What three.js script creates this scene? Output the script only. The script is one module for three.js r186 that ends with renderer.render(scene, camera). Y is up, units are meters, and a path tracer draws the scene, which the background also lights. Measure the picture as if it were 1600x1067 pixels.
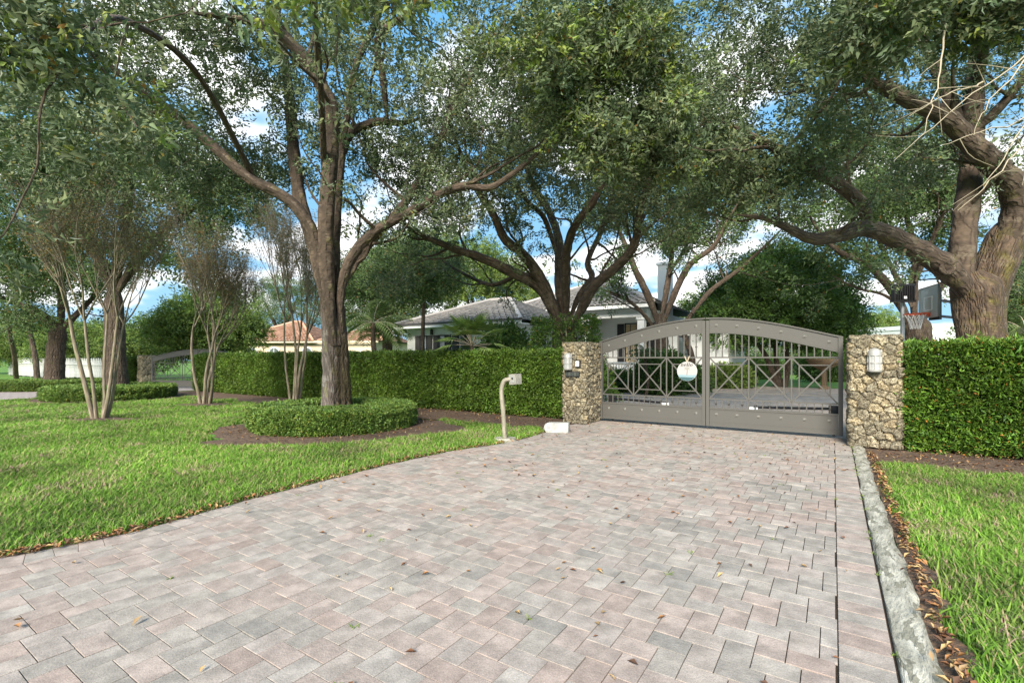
import * as THREE from 'three';
import { mergeGeometries } from 'three/addons/utils/BufferGeometryUtils.js';
import { createNoise3D } from 'simplex-noise';

// ---------- camera, sky, sun, exposure ----------
const W = 1600, H = 1067, F = 760, CAM = 1.5, HOR = 560;
const scene = new THREE.Scene();
const camera = new THREE.PerspectiveCamera(2 * Math.atan(H / 2 / F) * 180 / Math.PI, W / H, 0.1, 600);
camera.position.set(0, CAM, 0);
camera.lookAt(0, CAM, -10);
camera.setViewOffset(W, H, 0, H / 2 - HOR, W, H);
scene.add(camera);

function rng(seed) { let a = seed >>> 0; return () => { a = (a + 0x6d2b79f5) | 0; let t = Math.imul(a ^ (a >>> 15), 1 | a); t = (t + Math.imul(t ^ (t >>> 7), 61 | t)) ^ t; return ((t ^ (t >>> 14)) >>> 0) / 4294967296; }; }
const noise3 = createNoise3D(rng(11));
const fbm = (x, y, z, o = 4) => { let s = 0, a = 0.5; for (let i = 0; i < o; i++) { s += a * noise3(x, y, z); x *= 2.03; y *= 2.03; z *= 2.03; a *= 0.5; } return s; };
const clamp = THREE.MathUtils.clamp, lerp = THREE.MathUtils.lerp, sstep = THREE.MathUtils.smoothstep;

{ // clear blue sky with broken white cloud all round
  const w = 2048, h = 1024, d = new Float32Array(w * h * 4);
  for (let j = 0; j < h; j++) {
    const el = ((j + 0.5) / h - 0.5) * Math.PI, y = Math.sin(el), c = Math.cos(el);
    for (let i = 0; i < w; i++) {
      const az = ((i + 0.5) / w - 0.5) * 2 * Math.PI, x = Math.cos(az) * c, z = Math.sin(az) * c, o = (j * w + i) * 4;
      const up = Math.max(0, y), t = Math.pow(up, 0.55);
      let r = lerp(0.32, 0.055, t), g = lerp(0.53, 0.27, t), b = lerp(0.70, 0.56, t);
      if (y > -0.02) {
        const k = 1 / (up + 0.16), q = fbm(x * k * 1.15 + 4.3, z * k * 1.15 + 1.7, up * 0.5, 6);
        const bias = lerp(0.20, -0.10, sstep(up, 0.05, 0.55));
        const m = sstep(q + bias, 0.0, 0.34), s = 0.9 + 0.22 * fbm(x * k * 3 + 9, z * k * 3, 5, 4);
        r = lerp(r, 0.98 * s, m); g = lerp(g, 0.99 * s, m); b = lerp(b, 1.0 * s, m);
      }
      d[o] = r; d[o + 1] = g; d[o + 2] = b; d[o + 3] = 1;
    }
  }
  const t = new THREE.DataTexture(d, w, h, THREE.RGBAFormat, THREE.FloatType);
  t.mapping = THREE.EquirectangularReflectionMapping; t.magFilter = t.minFilter = THREE.LinearFilter; t.needsUpdate = true;
  scene.background = t; scene.environment = t;
}
const sun = new THREE.DirectionalLight(new THREE.Color(1, 0.93, 0.81), 5.0);
sun.position.set(-12, 27, 31); sun.target.position.set(0, 0, -10); sun.shadow.radius = 45;
sun.castShadow = true; sun.shadow.mapSize.set(2048, 2048);
Object.assign(sun.shadow.camera, { left: -45, right: 45, top: 45, bottom: -45, near: 1, far: 160 });
scene.add(sun, sun.target);
const renderer = new THREE.WebGLRenderer({ antialias: true });
renderer.toneMapping = THREE.LinearToneMapping; renderer.toneMappingExposure = 1.75; renderer.shadowMap.enabled = true;
renderer.setSize(1024, 682);

// ---------- frames: X right, Z depth ahead of the camera; u along the driveway, v across it ----------
const TH = 33.5 * Math.PI / 180, SN = Math.sin(TH), CS = Math.cos(TH);
const V3 = (x, y, z) => new THREE.Vector3(x, y, z);
const UV = (u, v, y = 0) => V3(u * SN + v * CS, y, -(u * CS - v * SN));
const toUV = (x, z) => [x * SN - z * CS, x * CS + z * SN];
const at = (px, py, Z) => V3((px - 800) / F * Z, CAM - (py - HOR) / F * Z, -Z);
const G = (px, py) => { const Z = CAM * F / (py - HOR); return V3((px - 800) / F * Z, 0, -Z); };
const pix = (p) => [800 + F * p.x / -p.z, HOR - F * (p.y - CAM) / -p.z];

// ---------- helpers ----------
const names = {};
function numbered(n) { const k = names[n] = (names[n] ?? -1) + 1; return k ? n + '_' + String(k).padStart(3, '0') : n; }
function tag(o, label, category, group, kind) { o.userData.label = label; if (category) o.userData.category = category; if (group) o.userData.group = group; if (kind) o.userData.kind = kind; return o; }
function thing(name, label, category, pos, turn = 0, group) { const o = new THREE.Group(); o.name = numbered(name); if (pos) o.position.copy(pos); o.rotation.y = turn; scene.add(o); return tag(o, label, category, group); }
function mesh(name, geo, mat, parent, p, rot) {
  const m = new THREE.Mesh(Array.isArray(geo) ? mergeAll(geo) : geo, mat); m.name = parent ? name : numbered(name);
  if (p) m.position.set(...(p.isVector3 ? p.toArray() : p)); if (rot) m.rotation.set(...rot);
  m.castShadow = m.receiveShadow = true; (parent ?? scene).add(m); return m;
}
function mergeAll(gs) {
  gs = gs.map((g) => { g = g.index ? g.toNonIndexed() : g.clone(); for (const k of Object.keys(g.attributes)) if (!['position', 'normal', 'uv', 'color'].includes(k)) g.deleteAttribute(k); return g; });
  if (gs.some((g) => !g.attributes.color)) gs.forEach((g) => g.deleteAttribute('color'));
  return gs.length === 1 ? gs[0] : mergeGeometries(gs);
}
const structure = (o, label) => { o.userData.kind = 'structure'; if (label) o.userData.label = label; return o; };
const stuff = (o) => { o.userData.kind = 'stuff'; return o; };
const bx = (w, h, d, x = 0, y = 0, z = 0) => new THREE.BoxGeometry(w, h, d).translate(x, y, z);
function bar(a, b, w, d = w) { // square bar from a to b
  const dir = b.clone().sub(a), L = dir.length(), g = new THREE.BoxGeometry(w, L, d);
  g.applyQuaternion(new THREE.Quaternion().setFromUnitVectors(V3(0, 1, 0), dir.normalize()));
  return g.translate((a.x + b.x) / 2, (a.y + b.y) / 2, (a.z + b.z) / 2);
}
function fromArrays(pos, uv, col, idx) {
  const g = new THREE.BufferGeometry(); g.setAttribute('position', new THREE.Float32BufferAttribute(pos, 3));
  if (uv) g.setAttribute('uv', new THREE.Float32BufferAttribute(uv, 2)); if (col) g.setAttribute('color', new THREE.Float32BufferAttribute(col, 3));
  if (idx) g.setIndex(idx); g.computeVertexNormals(); return g;
}
// tapered tube with bark undulation, uv in metres
function tube(pts, rad, sides = 8, wob = 0, tint) {
  const n = pts.length, pos = [], uv = [], col = [], idx = [], t = V3(), side = V3(), up = V3(), q = V3(), prev = V3(0.31, 0.2, 0.93); let len = 0;
  for (let i = 0; i < n; i++) {
    t.copy(pts[Math.min(i + 1, n - 1)]).sub(pts[Math.max(i - 1, 0)]).normalize();
    side.copy(prev).addScaledVector(t, -prev.dot(t)); if (side.lengthSq() < 1e-4) side.set(t.y, -t.x, 0.01); side.normalize(); prev.copy(side); up.crossVectors(t, side);
    if (i) len += pts[i].distanceTo(pts[i - 1]);
    for (let s = 0; s <= sides; s++) {
      const a = s / sides * Math.PI * 2; q.copy(side).multiplyScalar(Math.cos(a)).addScaledVector(up, Math.sin(a));
      let r = rad[i]; if (wob) { const f = 1.1 / Math.max(0.1, r); r *= 1 + wob * noise3((pts[i].x + q.x * r) * f * .6, pts[i].y * f * .28, (pts[i].z + q.z * r) * f * .6); }
      const x = pts[i].x + q.x * r, y = pts[i].y + q.y * r, z = pts[i].z + q.z * r; pos.push(x, y, z); uv.push(s / sides * Math.max(0.15, Math.round(rad[0] * 6.28 * 4) / 4), len);
      if (tint) col.push(...tint(x, y, z));
      if (i < n - 1 && s < sides) { const k = i * (sides + 1) + s; idx.push(k, k + sides + 1, k + 1, k + 1, k + sides + 1, k + sides + 2); }
    }
  }
  return fromArrays(pos, uv, tint ? col : null, idx);
}
function smooth(pts, n) { const c = new THREE.CatmullRomCurve3(pts, false, 'centripetal'); return c.getPoints(n); }
// tileable noise texture
function tileNoise(seed) {
  const R = rng(seed), T = new Float32Array(65536).map(() => R());
  return (x, y, p) => { const xi = Math.floor(x), yi = Math.floor(y), fx = x - xi, fy = y - yi, sx = fx * fx * (3 - 2 * fx), sy = fy * fy * (3 - 2 * fy), m = (a) => ((a % p) + p) % p, v = (a, b) => T[(m(a) * 251 + m(b) * 13) & 65535]; return lerp(lerp(v(xi, yi), v(xi + 1, yi), sx), lerp(v(xi, yi + 1), v(xi + 1, yi + 1), sx), sy); };
}
function tex(size, fn, srgb = true, rep) {
  const d = new Uint8Array(size * size * 4);
  for (let j = 0; j < size; j++) for (let i = 0; i < size; i++) { const c = fn(i / size, j / size), o = (j * size + i) * 4; for (let k = 0; k < 3; k++) d[o + k] = clamp((Array.isArray(c) ? c[k] : c) * 255, 0, 255); d[o + 3] = 255; }
  const t = new THREE.DataTexture(d, size, size); t.wrapS = t.wrapT = THREE.RepeatWrapping; t.magFilter = t.minFilter = THREE.LinearFilter; if (srgb) t.colorSpace = THREE.SRGBColorSpace; if (rep) t.repeat.set(rep, rep); t.needsUpdate = true; return t;
}
const tn = tileNoise(5);
const tfbm = (x, y, p, o = 4) => { let s = 0, a = 0.5, t = 0; for (let i = 0; i < o; i++) { s += a * tn(x * p, y * p, p); t += a; a *= 0.55; p *= 2; } return s / t; };
const mixc = (a, b, t) => [lerp(a[0], b[0], t), lerp(a[1], b[1], t), lerp(a[2], b[2], t)];
const std = (o) => new THREE.MeshStandardMaterial({ roughness: 0.9, ...o });
const lin = (r, g, b) => new THREE.Color().setRGB(r, g, b);

// ---------- materials ----------
const M = {};
{
  const speck = tex(512, (x, y) => { const a = tfbm(x, y, 6, 3), f = tn(x * 128, y * 128, 128), g = tn(x * 256 + 7, y * 256, 256); let v = 0.82 + 0.28 * (a - 0.5) + 0.13 * (f - 0.5) + 0.12 * (g - 0.5); if (g > 0.93) v -= 0.16; if (f > 0.95) v -= 0.15; return [v, v * 0.995, v * 0.985]; });
  const speckB = tex(512, (x, y) => 0.5 + 0.5 * (tn(x * 160, y * 160, 160) - 0.5) + 0.5 * (tn(x * 60, y * 60, 60) - 0.5), false);
  M.speck = speck; M.speckB = speckB;
  M.paverV = std({ map: speck, bumpMap: speckB, bumpScale: 0.0015, vertexColors: true });
  const soilC = tex(512, (x, y) => { const a = tfbm(x, y, 5, 5), g = tn(x * 110, y * 110, 110), h = tn(x * 200, y * 200, 200); let c = mixc([0.33, 0.26, 0.21], [0.50, 0.42, 0.35], a); if (g > 0.8) c = mixc(c, [0.62, 0.46, 0.33], 0.55); return c.map((q) => q * (0.8 + 0.4 * h)); });
  const soilB = tex(512, (x, y) => tfbm(x, y, 16, 5), false);
  M.soil = std({ map: soilC, color: lin(0.74, 0.72, 0.7), bumpMap: soilB, bumpScale: 0.05, roughness: 1 });
  const lawnC = tex(512, (x, y) => { const a = tfbm(x, y, 4, 5), g = tn(x * 140, y * 140, 140), h = tfbm(x + .3, y, 12, 3); let c = mixc([0.30, 0.45, 0.13], [0.42, 0.60, 0.18], a); if (h > 0.62) c = mixc(c, [0.52, 0.52, 0.27], 0.4); return c.map((q) => q * (0.72 + 0.5 * g)); });
  M.lawn = std({ map: lawnC, bumpMap: tex(256, (x, y) => tn(x * 90, y * 90, 90), false), bumpScale: 0.04, roughness: 1 });
  const concC = tex(512, (x, y) => { const a = tfbm(x, y, 4, 6), b = tfbm(x + 0.4, y + 0.2, 9, 4), f = tn(x * 180, y * 180, 180); let c = mixc([0.56, 0.545, 0.49], [0.76, 0.74, 0.68], sstep(a, 0.3, 0.68)); if (b > 0.58) c = mixc(c, [0.38, 0.37, 0.31], 0.6); return c.map((q) => q * (0.9 + 0.2 * f)); });
  M.concrete = std({ map: concC, bumpMap: tex(256, (x, y) => tfbm(x, y, 24, 4), false), bumpScale: 0.012 });
  const barkH = (x, y) => { const w = tfbm(x, y, 6, 3) * 0.5, r = Math.abs(2 * tn((x + w * 0.16) * 22, y * 5 + w, 22) - 1), r2 = tn(x * 44 + w, y * 14, 44), c = Math.abs(2 * tn(x * 14 + 3, y * 20, 20) - 1); return clamp(0.2 + 0.75 * Math.pow(r, 0.6) * (0.6 + 0.4 * c) + 0.25 * (r2 - 0.5), 0, 1); };
  const barkC = tex(512, (x, y) => { const h = barkH(x, y), a = tfbm(x + 0.2, y, 4, 4), l = tfbm(x, y + 0.6, 7, 4); let c = mixc([0.19, 0.155, 0.125], [0.445, 0.375, 0.31], h * 0.8 + a * 0.2); if (l > 0.58) c = mixc(c, [0.56, 0.52, 0.45], clamp((l - 0.58) * 4, 0, 0.35)); if (a > 0.62) c = mixc(c, [0.40, 0.38, 0.20], 0.35); return c; });
  const barkB = tex(512, barkH, false);
  M.bark = std({ map: barkC, bumpMap: barkB, bumpScale: 0.05, vertexColors: true });
  M.limb = std({ map: barkC, bumpMap: barkB, bumpScale: 0.035 });
  M.twig = std({ color: lin(0.16, 0.125, 0.09) });
  M.paleTwig = std({ color: lin(0.42, 0.35, 0.25) });
  const myrC = tex(256, (x, y) => { const a = tfbm(x, y, 5, 4), b = tn(x * 20, y * 8, 40); let c = mixc([0.38, 0.33, 0.27], [0.66, 0.61, 0.53], a); if (b > 0.7) c = mixc(c, [0.46, 0.46, 0.30], 0.5); return c; });
  M.myrtle = std({ map: myrC, roughness: 0.8 });
  M.myrtleTwig = std({ color: lin(0.27, 0.215, 0.155) });
  M.leaf = new THREE.MeshPhysicalMaterial({ vertexColors: true, roughness: 0.8, transmission: 0.38, thickness: 0, side: THREE.DoubleSide, specularIntensity: 0.6 });
  M.hedgeLeaf = new THREE.MeshPhysicalMaterial({ vertexColors: true, roughness: 0.48, side: THREE.DoubleSide, specularIntensity: 0.6 });
  M.grass = new THREE.MeshPhysicalMaterial({ vertexColors: true, roughness: 0.85, transmission: 0.25, thickness: 0, side: THREE.DoubleSide, specularIntensity: 0.5 });
  M.dry = std({ vertexColors: true, roughness: 0.8, side: THREE.DoubleSide });
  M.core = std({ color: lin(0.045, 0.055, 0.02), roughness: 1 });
  M.gate = std({ color: lin(0.086, 0.081, 0.071), roughness: 0.55, bumpMap: speckB, bumpScale: 0.001 });
  M.stud = std({ color: lin(0.13, 0.125, 0.11), roughness: 0.5 });
  const poreH = (x, y) => { const a = tfbm(x, y, 10, 4), p = tn(x * 46, y * 46, 46), q = tn(x * 90 + 4, y * 90, 90); return clamp(a + 0.1 - (p > 0.66 ? (p - 0.66) * 2.2 : 0) - (q > 0.7 ? (q - 0.7) * 1.6 : 0), 0, 1); };
  const coralC = tex(512, (x, y) => { const h = poreH(x, y), a = tfbm(x + .5, y + .1, 5, 4); let c = mixc([0.33, 0.29, 0.23], [0.85, 0.81, 0.71], clamp(h * 1.25, 0, 1)); return mixc(c, [0.62, 0.60, 0.54], sstep(a, 0.5, 0.75) * 0.6); });
  M.coralTones = [[0.88, 0.84, 0.75], [0.86, 0.79, 0.66], [0.74, 0.71, 0.64], [0.6, 0.59, 0.55], [0.8, 0.77, 0.70], [0.52, 0.51, 0.48]].map((c) => std({ map: coralC, bumpMap: tex(512, poreH, false), bumpScale: 0.028, color: lin(...c), roughness: 1 }));
  const cb = M.coralTones[0].bumpMap; M.coralTones.forEach((m) => { m.bumpMap = cb; });
  M.mortar = std({ map: coralC, color: lin(0.6, 0.55, 0.46), bumpMap: soilB, bumpScale: 0.03 });
  M.white = std({ color: lin(0.76, 0.76, 0.74), roughness: 0.75, bumpMap: speckB, bumpScale: 0.002 });
  M.whitePaint = std({ color: lin(0.8, 0.8, 0.78), roughness: 0.5 });
  M.cream = std({ color: lin(0.66, 0.55, 0.40), roughness: 0.9, bumpMap: speckB, bumpScale: 0.004 });
  M.dark = std({ color: lin(0.018, 0.018, 0.02), roughness: 0.45 });
  M.shutter = std({ color: lin(0.05, 0.047, 0.045), roughness: 0.6 });
  M.glass = new THREE.MeshPhysicalMaterial({ color: lin(0.12, 0.15, 0.15), roughness: 0.06, specularIntensity: 1, clearcoat: 1, clearcoatRoughness: 0.03 });
  M.blind = std({ color: lin(0.50, 0.38, 0.22), roughness: 0.8 });
  M.steel = std({ color: lin(0.42, 0.43, 0.44), roughness: 0.45, metalness: 0.6 });
  M.orange = std({ color: lin(0.62, 0.10, 0.03), roughness: 0.5 });
  M.tileV = std({ vertexColors: true, roughness: 0.9, map: speck });
  M.postPaint = std({ color: lin(0.47, 0.42, 0.32), roughness: 0.6, map: speck });
  M.lampGlass = new THREE.MeshPhysicalMaterial({ color: lin(0.8, 0.8, 0.78), roughness: 0.35, transmission: 0.55, thickness: 0 });
  M.lime = std({ color: lin(0.50, 0.60, 0.03), roughness: 0.6 });
  M.pewter = std({ color: lin(0.40, 0.39, 0.36), roughness: 0.5, metalness: 0.3 });
}

// ---------- leaf sprays (many small faces each) ----------
function leafShape(pos, col, idx, base, dir, nor, L, Wd, c, fold = 0.25, bend = 0.15) {
  const side = V3().crossVectors(dir, nor).normalize(), up = V3().crossVectors(side, dir).normalize(), k = pos.length / 3;
  const put = (t, s, h) => { pos.push(base.x + dir.x * L * t + side.x * Wd * s + up.x * h, base.y + dir.y * L * t + side.y * Wd * s + up.y * h, base.z + dir.z * L * t + side.z * Wd * s + up.z * h); col.push(...c); };
  put(0, 0, 0); put(0.45, 0.5, Wd * fold); put(0.5, 0, -bend * L * 0.2); put(0.45, -0.5, Wd * fold); put(1, 0, -bend * L);
  idx.push(k, k + 1, k + 2, k, k + 2, k + 3, k + 2, k + 1, k + 4, k + 2, k + 4, k + 3);
}
function spray(seed, o) {
  const R = rng(seed), pos = [], col = [], idx = [], v = (a) => (R() - 0.5) * 2 * a;
  for (let i = 0; i < o.n; i++) {
    const t = (i + R() * 0.8) / o.n, b = V3(v(o.width), v(o.width), t * o.len), d = V3(v(1), v(1) - (o.droop ?? 0), 0.35 + t * 0.9).normalize(), nn = V3(v(0.8), 1, v(0.8)).normalize();
    const s = 0.7 + 0.5 * R(), k = R(), c = mixc(o.c0, o.c1, k); if (R() < (o.odd ?? 0.012)) { c[0] = 0.20 + .1 * R(); c[1] = 0.14 + .06 * R(); c[2] = 0.03; }
    leafShape(pos, col, idx, b, d, nn, o.L * s, o.W * s, c, 0.2 + 0.2 * R(), 0.1 + 0.25 * R());
  }
  return fromArrays(pos, null, col, idx);
}
const OAK0 = [0.072, 0.105, 0.043], OAK1 = [0.19, 0.24, 0.11];
const SP = {
  oak: [1, 2, 3].map((s) => spray(s, { n: 14, len: 0.30, width: 0.07, L: 0.092, W: 0.04, c0: OAK0, c1: OAK1, droop: 0.15 })),
  young: [4, 5].map((s) => spray(s, { n: 12, len: 0.24, width: 0.05, L: 0.085, W: 0.038, c0: [0.13, 0.20, 0.035], c1: [0.30, 0.37, 0.07], droop: 0.3, odd: 0.04 })),
  far: [6, 7].map((s) => spray(s, { n: 20, len: 0.45, width: 0.17, L: 0.12, W: 0.06, c0: [0.07, 0.12, 0.032], c1: [0.17, 0.26, 0.075] })),
  bright: [8, 9].map((s) => spray(s, { n: 20, len: 0.5, width: 0.2, L: 0.15, W: 0.075, c0: [0.10, 0.17, 0.025], c1: [0.24, 0.33, 0.06] })),
  dense: [10, 11].map((s) => spray(s, { n: 20, len: 0.4, width: 0.16, L: 0.15, W: 0.065, c0: [0.06, 0.125, 0.02], c1: [0.165, 0.29, 0.045] })),
  hedge: [12, 13, 14].map((s) => spray(s, { n: 16, len: 0.13, width: 0.055, L: 0.05, W: 0.026, c0: [0.05, 0.095, 0.012], c1: [0.13, 0.215, 0.028], odd: 0.02 })),
  hedgeBig: [15, 16, 17].map((s) => spray(s, { n: 14, len: 0.14, width: 0.05, L: 0.072, W: 0.024, c0: [0.045, 0.10, 0.012], c1: [0.115, 0.205, 0.026], odd: 0.008 })),
  box: [18, 19].map((s) => spray(s, { n: 16, len: 0.09, width: 0.045, L: 0.042, W: 0.024, c0: [0.075, 0.14, 0.025], c1: [0.19, 0.28, 0.055], odd: 0.02 })),
  myrtle: [20, 21].map((s) => spray(s, { n: 9, len: 0.25, width: 0.08, L: 0.05, W: 0.022, c0: [0.09, 0.11, 0.045], c1: [0.22, 0.20, 0.10], odd: 0.3 })),
};
// one InstancedMesh per spray variant, grouped under one crown part
function foliage(name, sprays, mat, list, parent, tintVar = 0.25, seed = 3) {
  const R = rng(seed), grp = new THREE.Group(); grp.name = name; parent.add(grp);
  const m = new THREE.Matrix4(), q = new THREE.Quaternion(), z = V3(0, 0, 1), sc = V3(), c = new THREE.Color(), roll = new THREE.Quaternion();
  sprays.forEach((g, k) => {
    const mine = list.filter((_, i) => i % sprays.length === k); if (!mine.length) return;
    const im = new THREE.InstancedMesh(g, mat, mine.length); im.name = 'leaves'; im.castShadow = im.receiveShadow = true; stuff(im);
    mine.forEach((e, i) => {
      q.setFromUnitVectors(z, e.d); roll.setFromAxisAngle(z, R() * 6.28); q.multiply(roll); const s = (e.s ?? 1) * (0.8 + 0.4 * R()); sc.set(s, s, s);
      im.setMatrixAt(i, m.compose(e.p, q, sc)); const b = 1 + (R() - 0.5) * 2 * tintVar, y = (R() - 0.5) * tintVar; im.setColorAt(i, c.setRGB(b * (1 + y) * (e.t ?? 1), b * (e.t ?? 1), b * (1 - y * 0.6) * (e.t ?? 1)));
    });
    grp.add(im);
  });
  return grp;
}
const rdir = (R, up = 0) => { const a = R() * 6.28, y = R() * 2 - 1 + up, r = Math.sqrt(Math.max(0.05, 1 - y * y)); return V3(Math.cos(a) * r, y, Math.sin(a) * r).normalize(); };

// ---------- ground ----------
const plane = (w, d, rep) => { const g = new THREE.PlaneGeometry(w, d).rotateX(-Math.PI / 2), u = g.attributes.uv; for (let i = 0; i < u.count; i++) u.setXY(i, u.getX(i) * w / rep, u.getY(i) * d / rep); return g; };
structure(mesh('ground', plane(500, 500, 2.3), M.lawn, null, [0, -0.03, -60]), 'green lawn ground');
function poly(pts, y, rep = 1, dome = 0) { // flat or gently uneven patch from a world xz outline
  const s = new THREE.Shape(pts.map((p) => new THREE.Vector2(p.x, -p.z))), g = new THREE.ShapeGeometry(s).rotateX(-Math.PI / 2), u = g.attributes.uv, q = g.attributes.position;
  for (let i = 0; i < q.count; i++) { u.setXY(i, q.getX(i) / rep, q.getZ(i) / rep); q.setY(i, y); }
  g.computeVertexNormals(); return g;
}
// soil mound with an uneven outline
function mound(name, c, rx, rz, hgt, seed, turn = 0, label) {
  const pos = [], uv = [], idx = [], NR = 10, NA = 56;
  for (let r = 0; r <= NR; r++) for (let a = 0; a <= NA; a++) {
    const t = r / NR, an = (a % NA) / NA * 6.2832, e = 1 + 0.16 * noise3(Math.cos(an) * 1.6, Math.sin(an) * 1.6, seed) + 0.06 * noise3(Math.cos(an) * 6, Math.sin(an) * 6, seed);
    const lx = Math.cos(an) * rx * t * e, lz = Math.sin(an) * rz * t * e, x = c.x + lx * Math.cos(turn) + lz * Math.sin(turn), z = c.z - lx * Math.sin(turn) + lz * Math.cos(turn);
    pos.push(x, -0.035 + (hgt + 0.02) * Math.sqrt(Math.max(0, 1 - t ** 3)) + (t < 1 ? 0.012 * noise3(x * 3, z * 3, seed) : 0), z); uv.push(x / 1.1, z / 1.1);
    if (r < NR && a < NA) { const k = r * (NA + 1) + a; idx.push(k, k + 1, k + NA + 1, k + 1, k + NA + 2, k + NA + 1); }
  }
  return structure(mesh(name, fromArrays(pos, uv, null, idx), M.soil), label);
}
const C1 = V3(-3.94, 0, -10.86);
// driveway outline
const edgePx = [[872, 668], [800, 690], [700, 706], [600, 728], [500, 753], [400, 778], [300, 806], [200, 833], [100, 853], [0, 872]];
const edgePts = [UV(11.0, -4.75), UV(10.05, -4.95), ...edgePx.slice(1).map((p) => G(...p)), V3(-5.6, 0, -3.05), V3(-8.5, 0, -2.4), V3(-13, 0, -1.9)];
const edge = smooth(edgePts, 240);
const V_IN = 0.02, V_OUT = 0.25;
function edgeInfo(x, z) { let bi = 0, bd = 1e9; for (let i = 0; i < edge.length; i++) { const d = (edge[i].x - x) ** 2 + (edge[i].z - z) ** 2; if (d < bd) { bd = d; bi = i; } } const a = edge[Math.max(0, bi - 1)], b = edge[Math.min(edge.length - 1, bi + 1)], tx = b.x - a.x, tz = b.z - a.z, L = Math.hypot(tx, tz); return { p: edge[bi], i: bi, nx: tz / L, nz: -tx / L, d: ((x - edge[bi].x) * tz - (z - edge[bi].z) * tx) / L }; }
{ // sign check: inside (driveway side) must be positive
  const e = edgeInfo(0, -4); if (e.d < 0) edge.flip = -1; else edge.flip = 1;
}
const insideEdge = (x, z) => edgeInfo(x, z).d * edge.flip;
const driveOutline = [...edge, V3(-13, 0, 3), UV(-3, V_OUT + 0.02), UV(11.0, V_OUT + 0.02)];
const driveway = structure(thing('driveway', 'pink and grey concrete paver driveway laid in herringbone', null), 'pink and grey concrete paver driveway laid in herringbone');
mesh('joint_sand', poly(driveOutline, -0.012, 0.6), std({ map: M.soil.map, color: lin(0.2, 0.185, 0.15), bumpMap: M.soil.bumpMap, bumpScale: 0.01 }), driveway);

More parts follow.
